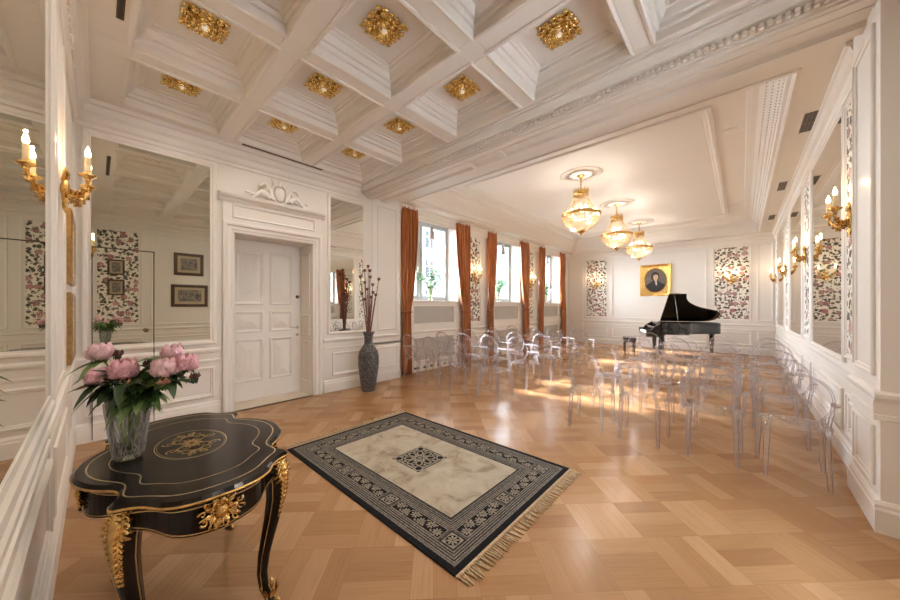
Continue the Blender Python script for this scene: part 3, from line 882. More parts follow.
# ================================================================== CEILING VENTS AND SPEAKERS
def vent(label, c, L, Wd, rz=0, z=ZM, n=9):
    t = thing('ceiling_vent', label, 'vent', (c[0], c[1], z), rz, 'dark slatted vents in the music room ceiling')
    fb = MB(); fb.ring_mould(-L / 2, -Wd / 2, L / 2, Wd / 2, [(0, 0), (0, 0.008), (0.02, 0.008), (0.022, 0.0)], DN); fb.build('vent_frame', 'trim', parent=t)
    bb = MB(); bb.box((-L / 2 + 0.02, -Wd / 2 + 0.02, 0.0005), (L / 2 - 0.02, Wd / 2 - 0.02, 0.003), DN); bb.build('vent_opening', 'vent', parent=t)
    sb = MB(); sb.box((-0.012, -Wd / 2 + 0.02, 0.002), (0.012, Wd / 2 - 0.02, 0.008), DN)
    for k in range(n):
        yy = -Wd / 2 + 0.03 + (Wd - 0.06) * k / (n - 1)
        sb.box((-L / 2 + 0.02, yy - 0.0018, 0.002), (L / 2 - 0.02, yy + 0.0018, 0.006), DN)
    sb.build('vent_slats', 'bronze', parent=t)
vent('dark slatted ceiling vent beside the dividing beam, first along the mirrored wall', (0.585, 5.72), 0.62, 0.15, pi / 2, n=4)
vent('dark slatted ceiling vent halfway along the mirrored wall, second from the beam', (0.545, 8.45), 0.62, 0.15, pi / 2, n=4)
vent('dark slatted ceiling vent by the far corner of the mirrored wall', (0.545, 11.25), 0.62, 0.15, pi / 2, n=4)
def slot(label, c, L, rz):
    t = thing('slot_vent', label, 'vent', (c[0], c[1], ZC), rz)
    fb = MB(); fb.ring_mould(-L / 2, -0.022, L / 2, 0.022, [(0, 0), (0, 0.005), (0.009, 0.005), (0.01, 0)], DN); fb.build('slot_frame', 'bronze', parent=t)
    bb = MB(); bb.box((-L / 2 + 0.01, -0.013, 0.0005), (L / 2 - 0.01, 0.013, 0.003), DN); bb.build('slot_opening', 'vent', parent=t)
slot('long dark ceiling slot vent above the entrance door', (-5.13, 1.93), 1.15, pi / 2)
slot('dark ceiling slot vent above the near mirror wall', (-3.08, 0.12), 1.05, 0)
for lab, c in (('round flush ceiling speaker by the dividing beam', (-0.13, 6.45)), ('round flush ceiling speaker towards the far wall', (-0.13, 11.3))):
    mb = MB(); mb.lathe([(0.105, 0), (0.105, 0.008), (0.09, 0.012), (0.01, 0.012)], 28, DN)
    o = mb.build('ceiling_speaker', 'plaster', loc=(c[0], c[1], 4.15)); tag(o, lab, 'speaker', 'ceiling speakers')

# ================================================================== SCONCES
def sconce_build(root, w=0.15, hang=0.13):
    """local frame: x along the wall, y out of the wall, z up; z=0 at the arm joint"""
    b = MB()
    RY = Matrix.Rotation(-pi / 2, 4, 'X')
    b.ball((0, 0.026, 0.0), 0.045, 12, 8, None, (1, 0.5, 1.5))
    b.ball((0, 0.026, -0.10), 0.03, 10, 6, None, (1, 0.5, 1.8))
    b.ball((0, 0.026, 0.09), 0.028, 10, 6, None, (1, 0.5, 1.8))
    for a in range(5):
        an = pi / 2 + (a - 2) * 0.45
        b.tube([(0, 0.02, 0.06), (0.05 * cos(an), 0.035, 0.06 + 0.05 * sin(an)), (0.085 * cos(an), 0.03, 0.06 + 0.09 * sin(an))], [0.014, 0.014, 0.004], 6)
        b.tube([(0, 0.02, -0.06), (0.04 * cos(an), 0.03, -0.06 - 0.05 * sin(an)), (0.06 * cos(an), 0.028, -0.06 - 0.10 * sin(an))], [0.012, 0.013, 0.003], 6)
    b.build('back_plate', 'gold', parent=root)
    for sg in (-1, 1):
        p = MB()
        pts = []
        for k in range(13):
            t = k / 12
            pts.append((sg * (w * t + 0.02 * sin(t * 2 * pi)), 0.03 + (hang - 0.03) * min(1, t * 1.15), -0.015 - 0.052 * sin(t * pi * 1.1) + 0.06 * t * t))
        p.tube(pts, [0.013 - 0.004 * k / 12 for k in range(13)], 8)
        for k in (2, 4, 6, 8, 10):
            q = pts[k]
            for e in (-1, 1):
                p.tube([q, (q[0] + sg * 0.02, q[1], q[2] + e * 0.03), (q[0] + sg * 0.045, q[1] + 0.008, q[2] + e * 0.022)], [0.010, 0.011, 0.003], 6)
        e = pts[-1]
        p.tube([(e[0] + sg * 0.02 * cos(q * 0.55), e[1], e[2] - 0.02 + 0.025 * sin(q * 0.55) ) for q in range(9)], 0.007, 6)
        p.build('candle_arm', 'gold', parent=root)
        d = MB()
        d.lathe([(0.012, -0.02), (0.018, 0.0), (0.040, 0.012), (0.045, 0.02), (0.042, 0.022), (0.022, 0.014), (0.020, 0.035), (0.016, 0.04)], 14, Matrix.Translation(e), flute=0.06, nfl=7)
        d.build('drip_pan', 'gold', parent=root)
        c = MB(); c.lathe([(0.015, 0.03), (0.015, 0.135), (0.011, 0.138)], 10, Matrix.Translation(e)); cd_ = c.build('candle', 'candle', parent=root)
        f = MB(); f.lathe([(0.008, 0.136), (0.015, 0.150), (0.016, 0.163), (0.010, 0.188), (0.002, 0.207)], 10, Matrix.Translation(e)); f.build('flame_bulb', 'flame', parent=cd_)
sl = bpy.data.lights.new('candle_light', 'POINT'); sl.energy = SCONCE; sl.color = (1.0, 0.70, 0.38); sl.shadow_soft_size = 0.008
SC0 = None
def sconce(label, pos, rz, w=0.15):
    global SC0
    if SC0 is None:
        SC0 = thing('candle_sconce', label, 'wall sconce', pos, rz, 'gilded two-candle wall sconces'); sconce_build(SC0); r = SC0
    else: r = dup(SC0, pos, rz, label)
    mw = Matrix.Translation(pos) @ Matrix.Rotation(rz, 4, 'Z')
    for sg in (-1, 1):
        lo = bpy.data.objects.new('candle_light', sl); lo.location = mw @ Vector((sg * 0.15, 0.13, 0.275)); COL.objects.link(lo)
ZS = 2.285
sconce('gilded two-candle sconce beside the large near mirror, above the peonies', (-3.36, YL + 0.009, ZS), 0)
for c, o in ((4.56, 'first'), (7.35, 'second'), (10.3, 'third')):
    sconce('gilded two-candle sconce on the %s floral strip from the pier' % o, (XR - 0.009, c, ZS), pi / 2)
sconce('gilded two-candle sconce in the far corner of the mirrored wall', (XR - 0.009, 13.1, ZS), pi / 2)
sconce('gilded two-candle sconce between the first and second windows', (XW + 0.009, 7.03, ZS), -pi / 2)
sconce('gilded two-candle sconce between the second and third windows', (XW + 0.009, 10.19, ZS), -pi / 2)
sconce('gilded two-candle sconce on the far wall panel by the windows', (-4.36, YF - 0.009, ZS + 0.05), pi)
sconce('gilded two-candle sconce on the far wall panel above the piano tail', (-0.25, YF - 0.009, ZS + 0.05), pi)

# ================================================================== CHANDELIERS
random.seed(4)
def chandelier_build(r):
    """local z=0 at the ceiling, hanging down"""
    p = MB(); p.lathe([(0.085, 0), (0.085, -0.012), (0.06, -0.03), (0.02, -0.045), (0.012, -0.05)], 20); p.build('ceiling_canopy', 'gold', parent=r)
    p = MB(); p.tube([(0, 0, -0.04), (0, 0, -0.28)], 0.010, 8)
    for k in range(4): p.ball((0, 0, -0.07 - 0.055 * k), 0.022, 8, 6)
    p.build('hanging_rod', 'gold', parent=r)
    RT, ZT, RB, ZBd, ZE = 0.135, -0.36, 0.355, -0.80, -1.16
    p = MB()
    p.lathe([(RT, ZT - 0.05), (RT + 0.012, ZT - 0.045), (RT + 0.006, ZT), (RT + 0.015, ZT + 0.04), (RT + 0.005, ZT + 0.045), (RT - 0.01, ZT + 0.04), (RT - 0.01, ZT - 0.05)], 32, caps=(False, False))
    for k in range(16):
        a = 2 * pi * k / 16
        leafpatch(p, (0, 0, 0), 0, 0.06, 0.03, 0.0, 0.01, Matrix.Rotation(a, 4, 'Z') @ Matrix.Translation((RT, 0, ZT + 0.03)) @ Matrix.Rotation(-pi / 2.3, 4, 'Y'), 2, 3)
    for k in range(4):
        a = 2 * pi * k / 4
        p.tube([(RT * cos(a), RT * sin(a), ZT + 0.03), (0, 0, -0.28)], 0.006, 6)
    p.build('crown_ring', 'gold', parent=r)
    p = MB()
    p.lathe([(RB, ZBd - 0.03), (RB + 0.012, ZBd - 0.028), (RB + 0.006, ZBd - 0.015), (RB + 0.006, ZBd + 0.015), (RB + 0.015, ZBd + 0.026), (RB, ZBd + 0.034), (RB - 0.012, ZBd + 0.026), (RB - 0.012, ZBd - 0.028), (RB, ZBd - 0.03)], 48, caps=(False, False))
    for k in range(36):
        a = 2 * pi * k / 36
        p.ball(((RB + 0.012) * cos(a), (RB + 0.012) * sin(a), ZBd), 0.014, 6, 4)
    p.build('band_ring', 'gold', parent=r)
    # strings of beads: tent from the crown down to the band, basket from the band to the finial
    p = MB()
    ns = 44
    for k in range(ns):
        a = 2 * pi * k / ns
        for q in range(19):
            t = q / 18
            rr = RT + (RB - RT) * (t ** 1.75)
            z = ZT - 0.05 + (ZBd + 0.03 - ZT + 0.05) * t
            p.bead((rr * cos(a), rr * sin(a), z), 0.0125, 0.015)
    p.build('crystal_tent', 'crystal', parent=r)['kind'] = 'stuff'
    p = MB()
    for ring in range(12):
        t = ring / 11
        rr = RB * cos(t * pi / 2 * 0.93) ** 0.82
        z = ZBd - 0.04 + (ZE + 0.06 - ZBd) * (t ** 1.05)
        nb = max(10, int(2 * pi * rr / 0.045))
        for k in range(nb):
            a = 2 * pi * (k + 0.5 * (ring % 2)) / nb
            p.bead((rr * cos(a), rr * sin(a), z), 0.016, 0.028)
            if ring < 10: p.bead((rr * 0.86 * cos(a + 0.05), rr * 0.86 * sin(a + 0.05), z + 0.01), 0.012, 0.02)
    for k in range(48):
        a = 2 * pi * k / 48
        p.bead(((RB + 0.004) * cos(a), (RB + 0.004) * sin(a), ZBd - 0.06), 0.012, 0.03)
    p.build('crystal_basket', 'crystal', parent=r)['kind'] = 'stuff'
    p = MB()
    p.lathe([(0.075, ZE + 0.05), (0.08, ZE + 0.035), (0.055, ZE + 0.02), (0.05, ZE), (0.02, ZE - 0.015), (0.022, ZE - 0.03), (0.002, ZE - 0.05)], 18); p.build('bottom_finial', 'gold', parent=r)
    for k in range(8):
        a = 2 * pi * k / 8 + 0.2
        rr, z = (0.19, -0.83) if k % 2 else (0.09, -0.62)
        b = MB(); b.ball((rr * cos(a), rr * sin(a), z), 0.024, 8, 6, None, (1, 1, 1.5)); b.build('lamp_bulb', 'bulb', parent=r)
CHY = [6.56, 9.05, 11.5]
CHX = -2.40
chl = bpy.data.lights.new('chandelier_light', 'POINT'); chl.energy = CHANDELIER; chl.color = (1.0, 0.95, 0.88); chl.shadow_soft_size = 0.05
CH0 = None
for yy, lab in zip(CHY, ('crystal basket chandelier hanging first from the dividing beam', 'crystal basket chandelier in the middle of the hanging row', 'crystal basket chandelier hanging above the piano end')):
    if CH0 is None: CH0 = thing('chandelier', lab, 'chandelier', (CHX, yy, 4.13), 0, 'crystal chandeliers in a row'); chandelier_build(CH0)
    else: dup(CH0, (CHX, yy, 4.13), 0.13 * yy, lab)
    lo = bpy.data.objects.new('chandelier_light', chl); lo.location = (CHX, yy, 4.13 - 0.86); COL.objects.link(lo)
    mb = MB()
    mb.lathe([(0.40, 0), (0.39, 0.012), (0.36, 0.02), (0.33, 0.012), (0.22, 0.012), (0.20, 0.02), (0.12, 0.022), (0.09, 0.03)], 40, DN)
    for k in range(16):
        leafpatch(mb, (0, 0, 0.006), 2 * pi * k / 16, 0.30, 0.08, 0.014, 0.01, DN, 3, 5)
    tag(mb.build('ceiling_medallion', 'plaster', loc=(CHX, yy, 4.15)), 'round plaster leaf medallion above the ' + lab.replace(' hanging', '').replace('crystal basket ', ''), 'ceiling medallion', 'plaster ceiling medallions')

# ================================================================== CURTAINS
def curtain(label, y_out, y_in, seed):
    """y_out: edge against the wall pier; y_in: edge towards the window at the top; gathered towards y_out low down"""
    rnd = random.Random(seed)
    ph = rnd.random() * 6
    sg = 1 if y_in > y_out else -1
    wd = abs(y_in - y_out)
    ZT = 3.66
    t = thing('curtain', label, 'curtain', (XW + 0.09, y_out, 0), 0, 'copper silk curtains at the three windows')
    def half(z):
        # width fraction along the height
        if z > 1.7: return 1.0 - 0.28 * ((3.66 - z) / 1.96) ** 2.2
        if z > 1.35: return 0.72 - 0.22 * sin((1.7 - z) / 0.35 * pi / 2)
        return 0.50 + 0.05 * (1.35 - z) / 1.35
    def fn(u, v):
        z = ZT - v * (ZT - 0.012)
        w = wd * half(z)
        y = w * u
        amp = 0.045 * (0.5 + 0.5 * min(1, (ZT - z) * 3))
        x = amp * sin(u * 2 * pi * 5 + ph + 0.5 * sin(z * 1.3)) + 0.012 * sin(u * 23 + z * 2 + ph) + 0.02
        return (x, sg * y, z)
    m = MB(); m.grid(fn, 56, 40); m.build('drape', 'curtain', parent=t, solid=0.004)
    h = MB(); h.box((-0.05, -sg * 0.01, ZT - 0.03), (0.04, sg * (wd + 0.01), ZT + 0.01)); h.build('pelmet_batten', 'trim', parent=t)
    k = MB()
    w = wd * half(1.36)
    k.tube([(0.02 + 0.065 * cos(a), sg * (w / 2 + (w / 2 + 0.02) * sin(a)), 1.36 + 0.02 * cos(a)) for a in [2 * pi * q / 20 for q in range(20)]], 0.016, 8, closed=True)
    k.build('tieback', 'tie', parent=t)
CUR = [(4.42, 4.86), (6.70, 6.16), (7.58, 7.98), (9.90, 9.36), (10.72, 11.14), (12.98, 12.44)]
CL = ['copper silk curtain beside the pilaster at the first window', 'copper silk curtain on the sconce side of the first window', 'copper silk curtain on the beam side of the second window',
      'copper silk curtain on the piano side of the second window', 'copper silk curtain on the beam side of the third window', 'copper silk curtain by the far corner at the third window']
for i, ((a, b), l) in enumerate(zip(CUR, CL)): curtain(l, a, b, i)

# ================================================================== RADIATOR COVERS
RW = ['first', 'second', 'third']
for i, (a, b) in enumerate(WIN):
    t = thing('radiator_cover', 'white panelled radiator cover under the %s window from the pilaster' % RW[i], 'radiator cover', (XW, (a + b) / 2, 0), 0, 'panelled radiator covers under the windows')
    hw = (b - a) / 2 - 0.13
    m = MB(); D = 0.055
    zs = [0.0, 0.17, 0.22, 0.78, 0.98, 1.13, 1.50, 1.585]
    st = 0.10
    m.box((0, -hw, 0.0), (D, -hw + st, 1.585)); m.box((0, hw - st, 0.0), (D, hw, 1.585))
    for z0, z1 in ((0.0, 0.05), (0.11, 0.25), (0.76, 1.10), (1.49, 1.585)): m.box((0, -hw + st, z0), (D, hw - st, z1))
    G = Matrix(((0, 0, 1, D), (1, 0, 0, 0), (0, 1, 0, 0), (0, 0, 0, 1)))
    m.ring_mould(-hw + st, 1.10, hw - st, 1.49, [(-0.02, 0), (-0.02, 0.008), (-0.004, 0.010), (0.0, 0)], G)
    m.ring_mould(-hw + st, 0.25, hw - st, 0.76, [(-0.02, 0), (-0.02, 0.008), (-0.004, 0.010), (0.0, 0)], G)
    for q in range(1, 6):
        yq = -hw + st + (2 * hw - 2 * st) * q / 6
        m.box((0, yq - 0.06, 0.05), (D, yq + 0.06, 0.11))
    m.build('cabinet_frame', 'trim', parent=t, bevel=0.003)
    r_ = MB(); run(r_, G, [(0, 0.88), (0.02, 0.885), (0.028, 0.91), (0.02, 0.935), (0, 0.94)], -hw, hw); r_.build('rail_moulding', 'trim', parent=t)
    g = MB(); g.box((0.015, -hw + st, 1.10), (0.03, hw - st, 1.49)); g.build('upper_mesh_panel', 'radgrille', parent=t, label='grey mesh panel')
    g = MB(); g.box((0.015, -hw + st, 0.25), (0.03, hw - st, 0.76)); g.build('lower_mesh_panel', 'radgrille', parent=t, label='grey mesh panel')
    g = MB(); g.box((0.002, -hw + st, 0.05), (0.01, hw - st, 0.11)); g.build('air_inlet', 'vent', parent=t, label='dark air slots at the base')
    mb = MB(); mb.box((-5.87, a - 0.02 + 0.02, WZ0 - 0.03), (XW + 0.0, b, WZ0)); mb.box((XW, a + 0.06, 1.585), (XW + 0.085, b - 0.06, WZ0))
    o = mb.build('window_sill', 'trim', kind='structure', bevel=0.006)

# ================================================================== WINDOW PENDANTS AND SILL PLANTS
def tasselled(label, p):
    t = thing('tassel_pendant', label, 'window pendant', p, 0, 'grey tassels hung in the windows')
    m = MB(); m.tube([(0, 0, 0), (0, 0, -0.16)], 0.006, 6); m.build('cord', 'tassel', parent=t)
    m = MB(); m.lathe([(0.008, -0.10), (0.028, -0.16), (0.038, -0.20), (0.032, -0.235)], 12); m.build('knot', 'tassel', parent=t)
    m = MB()
    m.lathe([(0.026, -0.225), (0.052, -0.28), (0.064, -0.40), (0.068, -0.46)], 16, flute=0.08, nfl=8); m.build('tassel_skirt', 'tassel', parent=t)
for (a, b), o in zip(WIN, RW): tasselled('grey tassel hanging in the head of the %s window from the pilaster' % o, (XW - 0.12, (a + b) / 2 + 0.05, WZ1))
def lance(mb, p, d, L, wd, droop, X=None, n=6):
    """lance-shaped leaf with a folded midrib"""
    d = Vector(d).normalized(); side = d.cross(Vector((0, 0, 1)))
    side = side.normalized() if side.length > 1e-3 else Vector((1, 0, 0))
    up = side.cross(d)
    P = Vector(p); vs = []; fs = []
    for k in range(n + 1):
        t = k / n
        c = P + d * L * t - Vector((0, 0, 1)) * droop * t * t
        w = wd * (sin(pi * min(1, 0.08 + t * 0.92)) ** 0.8) * 0.5 * (1 if k < n else 0.02)
        vs += [tuple(c - side * w + up * w * 0.35), tuple(c), tuple(c + side * w + up * w * 0.35)]
    for k in range(n):
        o = k * 3
        fs += [(o, o + 1, o + 4, o + 3), (o + 1, o + 2, o + 5, o + 4)]
    mb.add(vs, fs, True, X)
def sill_plant(label, p, seed, s=1.0):
    R_ = random.Random(seed)
    t = thing('sill_plant', label, 'plant', p, 0, 'green plants in glass vases on the window sills')
    m = MB(); m.lathe([(0.045 * s, 0), (0.05 * s, 0.005), (0.035 * s, 0.07 * s), (0.055 * s, 0.22 * s), (0.07 * s, 0.26 * s)], 16, caps=(True, False)); m.build('glass_vase', 'cutglass', parent=t)
    st = MB(); lf = MB()
    for k in range(14):
        a = R_.random() * 2 * pi; sp = (0.05 + 0.20 * R_.random()) * s; hh = (0.42 + 0.28 * R_.random()) * s
        pts = [(0.01 * cos(a), 0.01 * sin(a), 0.02), (0.03 * cos(a), 0.03 * sin(a), 0.25 * s), (sp * 0.7 * cos(a), sp * 0.7 * sin(a), hh * 0.8), (sp * cos(a), sp * sin(a), hh)]
        st.tube(pts, 0.005, 5)
        for q in range(8):
            tt = 0.45 + 0.55 * R_.random()
            i = 1 + (tt > 0.6) * 1
            A_, B_ = Vector(pts[i]), Vector(pts[i + 1]); c = A_.lerp(B_, R_.random())
            an = R_.random() * 2 * pi
            lance(lf, c, (cos(an), sin(an), 0.5 * R_.random()), (0.10 + 0.07 * R_.random()) * s, 0.05 * s, 0.04 * s)
    st.build('stems', 'stem', parent=t); lf.build('foliage', 'houseplant', parent=t)
for i, ((a, b), o) in enumerate(zip(WIN, RW)):
    sill_plant('green leafy plant in a clear vase on the %s window sill from the pilaster' % o, (XW - 0.14, (a + b) / 2 + (0.02, -0.15, -0.05)[i], WZ0), 20 + i, 1.15)

# ================================================================== CLEAR ARMCHAIRS
def chair_build(r):
    """faces +Y; origin on the floor at the seat centre"""
    SZ = 0.455
    # seat: rounded trapezoid slab
    m = MB()
    def seat_outline(sh):
        pts = []
        for k in range(40):
            a = 2 * pi * k / 40
            c, s_ = cos(a), sin(a)
            px = (abs(c) ** 0.55) * (1 if c >= 0 else -1); py = (abs(s_) ** 0.6) * (1 if s_ >= 0 else -1)
            w = 0.245 if py > 0 else 0.245 - 0.05 * abs(py)
            pts.append((px * (w - sh), py * (0.235 - sh)))
        return pts
    o_ = seat_outline(0.0); i_ = seat_outline(0.012); i2 = seat_outline(0.05)
    m.rings([[(x, y, SZ - 0.042) for x, y in i_], [(x, y, SZ - 0.04) for x, y in o_], [(x, y, SZ - 0.008) for x, y in o_], [(x, y, SZ) for x, y in i_], [(x, y, SZ - 0.006) for x, y in i2]], True, (False, True))
    m.build('seat', 'acrylicsheet', parent=r)
    # oval back, leaning
    def bk(x, zz):
        lean = (zz - SZ) * 0.20
        return (x, -0.225 - lean + 0.9 * x * x, zz)
    ZB0, RX, RZ_ = SZ + 0.265, 0.215, 0.225
    m = MB()
    NS = 44
    rs = []
    for f, dy in ((0.0, 0.0), (0.5, 0.0), (0.9, 0.0)):
        rs.append([bk(RX * f * cos(2 * pi * k / NS) + 1e-5, ZB0 + RZ_ * f * sin(2 * pi * k / NS)) for k in range(NS)])
    m.rings(rs, True, (False, False))
    m.build('backrest', 'acrylicsheet', parent=r)
    m = MB()
    m.tube([bk(RX * 0.95 * cos(2 * pi * k / NS), ZB0 + RZ_ * 0.95 * sin(2 * pi * k / NS)) for k in range(NS)], 0.010, 8, closed=True)
    m.build('back_rim', 'acrylic', parent=r)
    for sg in (-1, 1):
        # back stile from seat to oval
        m = MB()
        m.tube([(sg * 0.175, -0.205, SZ - 0.03), (sg * 0.16, -0.225, SZ + 0.05), bk(sg * 0.15, ZB0 - 0.14)], [0.016, 0.014, 0.012], 8)
        m.build('back_stile', 'acrylic', parent=r)
        # arm: from the oval, sweeping forward and down to a scroll over the seat side
        m = MB()
        p0 = Vector(bk(sg * RX * 0.97, ZB0 - 0.03))
        m.tube([p0, (sg * 0.235, -0.20, SZ + 0.232), (sg * 0.252, -0.10, SZ + 0.218), (sg * 0.255, 0.0, SZ + 0.208), (sg * 0.252, 0.055, SZ + 0.20), (sg * 0.248, 0.085, SZ + 0.18)], [0.013, 0.016, 0.02, 0.021, 0.02, 0.012], 8, flat=0.7)
        m.build('armrest', 'acrylic', parent=r)
        m = MB()
        m.tube([(sg * 0.249, 0.05, SZ + 0.195), (sg * 0.243, 0.03, SZ + 0.13), (sg * 0.236, 0.06, SZ + 0.06), (sg * 0.232, 0.10, SZ - 0.02)], [0.014, 0.013, 0.014, 0.016], 8)
        m.build('arm_post', 'acrylic', parent=r)
        for fy, fx, ty, tx in ((0.20, 0.215, 0.19, 0.205), (-0.24, 0.188, -0.19, 0.175)):
            m = MB()
            m.tube([(sg * tx, ty, SZ - 0.03), (sg * (tx + fx) / 2, (ty + fy) / 2, 0.22), (sg * fx, fy, 0.0)], [0.024, 0.020, 0.0145], 8)
            m.build('leg', 'acrylic', parent=r)
CG = 'rows of clear acrylic armchairs'
CH_ = None
RROW = ['row facing the rug', 'second row from rug', 'middle row', 'second row from piano', 'row before the piano']
RSEAT = ['chair by the mirrored wall', 'second chair from the mirrored wall', 'second chair from the aisle', 'chair on the aisle']
LSEAT = ['chair on the aisle', 'second chair from the aisle', 'second chair from the windows', 'chair by the windows']
rnd = random.Random(11)
RYs = [4.20, 5.20, 6.20, 7.20, 8.20]
RXs = [0.335, -0.22, -0.83, -1.415]
LYs = [4.42, 5.36, 6.32, 7.30, 8.28]
LXs = [-3.0, -3.63, -4.24, -4.86]
for side, ysx, xsx, seats, blk in (('r', RYs, RXs, RSEAT, 'mirror-side block'), ('l', LYs, LXs, LSEAT, 'window-side block')):
    for j, yy in enumerate(ysx):
        for i, xx in enumerate(xsx):
            lab = 'clear acrylic %s, %s, %s' % (seats[i].replace('chair', 'armchair', 1), RROW[j], blk)
            loc = (xx + rnd.uniform(-0.015, 0.015) - (0.012 * j if side == 'r' and i > 0 else 0), yy + rnd.uniform(-0.02, 0.02), 0)
            rz = rnd.uniform(-0.035, 0.035) + (0.05 if side == 'r' and i == 3 and j == 0 else 0)
            if CH_ is None: CH_ = thing('acrylic_armchair', lab, 'chair', loc, rz, CG); chair_build(CH_)
            else: dup(CH_, loc, rz, lab)

# ================================================================== GRAND PIANO
pt = thing('grand_piano', 'black grand piano with open lid by the far wall', 'piano', (-2.55, 12.17, 0), radians(19))
def bez(a, b, c, d, n):
    out = []
    for k in range(n):
        t = k / n
        out.append(tuple(a[i] * (1 - t) ** 3 + 3 * b[i] * t * (1 - t) ** 2 + 3 * c[i] * t * t * (1 - t) + d[i] * t ** 3 for i in (0, 1)))
    return out
# local: x from keyboard to tail, y from spine (0) to the treble side (-1.5)
def piano_outline(x0, ins=0.0):
    o = [(x0, -ins), (1.55, -ins)]
    o += bez((1.55, -ins), (1.95 - ins, -ins), (2.06 - ins, -0.12), (2.06 - ins, -0.38), 10)
    o += bez((2.06 - ins, -0.38), (2.06 - ins, -0.72), (1.62, -0.62), (1.28, -0.98), 14)
    o += bez((1.28, -0.98), (1.14, -1.10), (1.06, -1.26), (1.03, -1.50 + ins), 12)
    o += [(1.03, -1.50 + ins), (x0, -1.50 + ins)]
    return o
PZ0, PZ1 = 0.68, 1.00
m = MB()
out, inn = piano_outline(0.34), piano_outline(0.42, 0.05)
n = len(out)
m.rings([[(x, y, PZ0) for x, y in out], [(x, y, PZ1) for x, y in out]], True, (True, False), False)
m.rings([[(x, y, PZ1) for x, y in out], [(x, y, PZ1) for x, y in inn], [(x, y, PZ1 - 0.12) for x, y in inn]], True, (False, False), False)
m.box((0.34, -1.50, 0.72), (0.40, 0, PZ1))
m.build('case', 'piano', parent=pt)
m = MB(); m.prism(piano_outline(0.43, 0.055), PZ1 - 0.13, PZ1 - 0.11); 
m.build('string_plate', 'pianoin', parent=pt, label='gold iron plate inside the case')
m = MB()
for q in range(40):
    y = -0.08 - 1.30 * q / 39
    L = 1.85 if y > -0.5 else 1.85 - (abs(y) - 0.5) * 1.25
    m.tube([(0.62, y, PZ1 - 0.09), (L, y - 0.02, PZ1 - 0.09)], 0.0025, 4)
m.build('strings', 'brassline', parent=pt)
# key bed, cheeks, keys
m = MB()
m.box((0.0, -1.50, 0.60), (0.40, 0, 0.70)); m.box((0.0, -0.06, 0.70), (0.36, 0, 0.80)); m.box((0.0, -1.50, 0.70), (0.36, -1.44, 0.80))
m.prism([(0.12, 0.80), (0.36, 0.80), (0.36, 1.0), (0.20, 0.90)], -0.06, 0.0, Matrix(((1, 0, 0, 0), (0, 0, 1, 0), (0, 1, 0, 0), (0, 0, 0, 1))))
m.prism([(0.12, 0.80), (0.36, 0.80), (0.36, 1.0), (0.20, 0.90)], -1.5, -1.44, Matrix(((1, 0, 0, 0), (0, 0, 1, 0), (0, 1, 0, 0), (0, 0, 0, 1))))
m.build('key_bed', 'piano', parent=pt, bevel=0.004)
kb = MB()
for q in range(52):
    y0 = -1.425 + 1.35 * q / 52
    kb.box((0.045, y0 + 0.0008, 0.70), (0.20, y0 + 1.35 / 52 - 0.0008, 0.735))
ko = kb.build('white_keys', 'keys', parent=pt, label='white piano keys')
kb = MB(); pat = [1, 1, 0, 1, 1, 1, 0]
for q in range(51):
    if pat[q % 7]: y0 = -1.425 + 1.35 * (q + 1) / 52; kb.box((0.10, y0 - 0.006, 0.735), (0.20, y0 + 0.006, 0.748))
kb.build('black_keys', 'piano', parent=pt)
m = MB(); m.box((0.20, -1.44, 0.735), (0.225, -0.06, 0.90)); m.build('fallboard', 'piano', parent=pt)
m = MB(); m.box((0.34, -1.16, PZ1), (0.365, -0.34, PZ1 + 0.03)); m.box((0.44, -1.16, PZ1 - 0.02), (0.47, -0.34, PZ1 + 0.005)); m.build('music_desk', 'piano', parent=pt)
# lid, hinged on the spine
TH = radians(33)
LT = Matrix.Translation((0, 0, PZ1 + 0.012)) @ Matrix.Rotation(-TH, 4, 'X')
LX = 0.60
m = MB(); m.prism(piano_outline(LX, -0.012), 0.0, 0.022, LT); m.build('lid', 'piano', parent=pt, label='raised black lid')
m = MB(); m.prism([(LX + 0.005, 0), (LX + 0.005, -1.50), (LX + 0.26, -1.50), (LX + 0.26, 0)], 0.024, 0.044, LT); m.build('lid_flap', 'piano', parent=pt)
pp = LT @ Vector((0.78, -1.34, 0))
m = MB(); m.tube([(0.80, -1.455, PZ1 - 0.02), (pp.x, pp.y, pp.z)], 0.011, 8); m.build('prop_stick', 'piano', parent=pt)
for (x, y) in ((0.42, -0.17), (0.42, -1.33), (1.86, -0.36)):
    m = MB(); m.lathe([(0.075, 0.68), (0.075, 0.62), (0.055, 0.60), (0.065, 0.56), (0.068, 0.50), (0.045, 0.16), (0.04, 0.12), (0.05, 0.10), (0.035, 0.085)], 8, Matrix.Translation((x, y, 0)), smooth=False)
    lo = m.build('leg', 'piano', parent=pt)
    c = MB(); c.lathe([(0.02, 0.09), (0.03, 0.07), (0.02, 0.06)], 10, Matrix.Translation((x, y, 0))); c.tube([(x + 0.034 * cos(a), y - 0.01, 0.034 + 0.022 * sin(a)) for a in [2 * pi * k / 14 for k in range(14)]], 0.012, 8, closed=True)
    c.box((x - 0.012, y - 0.022, 0.03), (x + 0.012, y + 0.004, 0.075)); c.box((x + 0.01, y - 0.022, 0.0), (x + 0.058, y + 0.002, 0.068))
    c.build('caster', 'brassline', parent=lo)
m = MB()
for sg in (-1, 1): m.tube([(0.47, -0.75 + sg * 0.10, 0.62), (0.46, -0.75 + sg * 0.07, 0.35), (0.44, -0.75 + sg * 0.09, 0.12)], 0.016, 8)
m.box((0.38, -0.89, 0.06), (0.49, -0.61, 0.13)); m.build('pedal_lyre', 'piano', parent=pt)
for q in range(3):
    m = MB(); m.box((0.24, -0.80 + 0.04 * q, 0.045), (0.38, -0.78 + 0.04 * q, 0.06)); m.build('pedal', 'brassline', parent=pt)

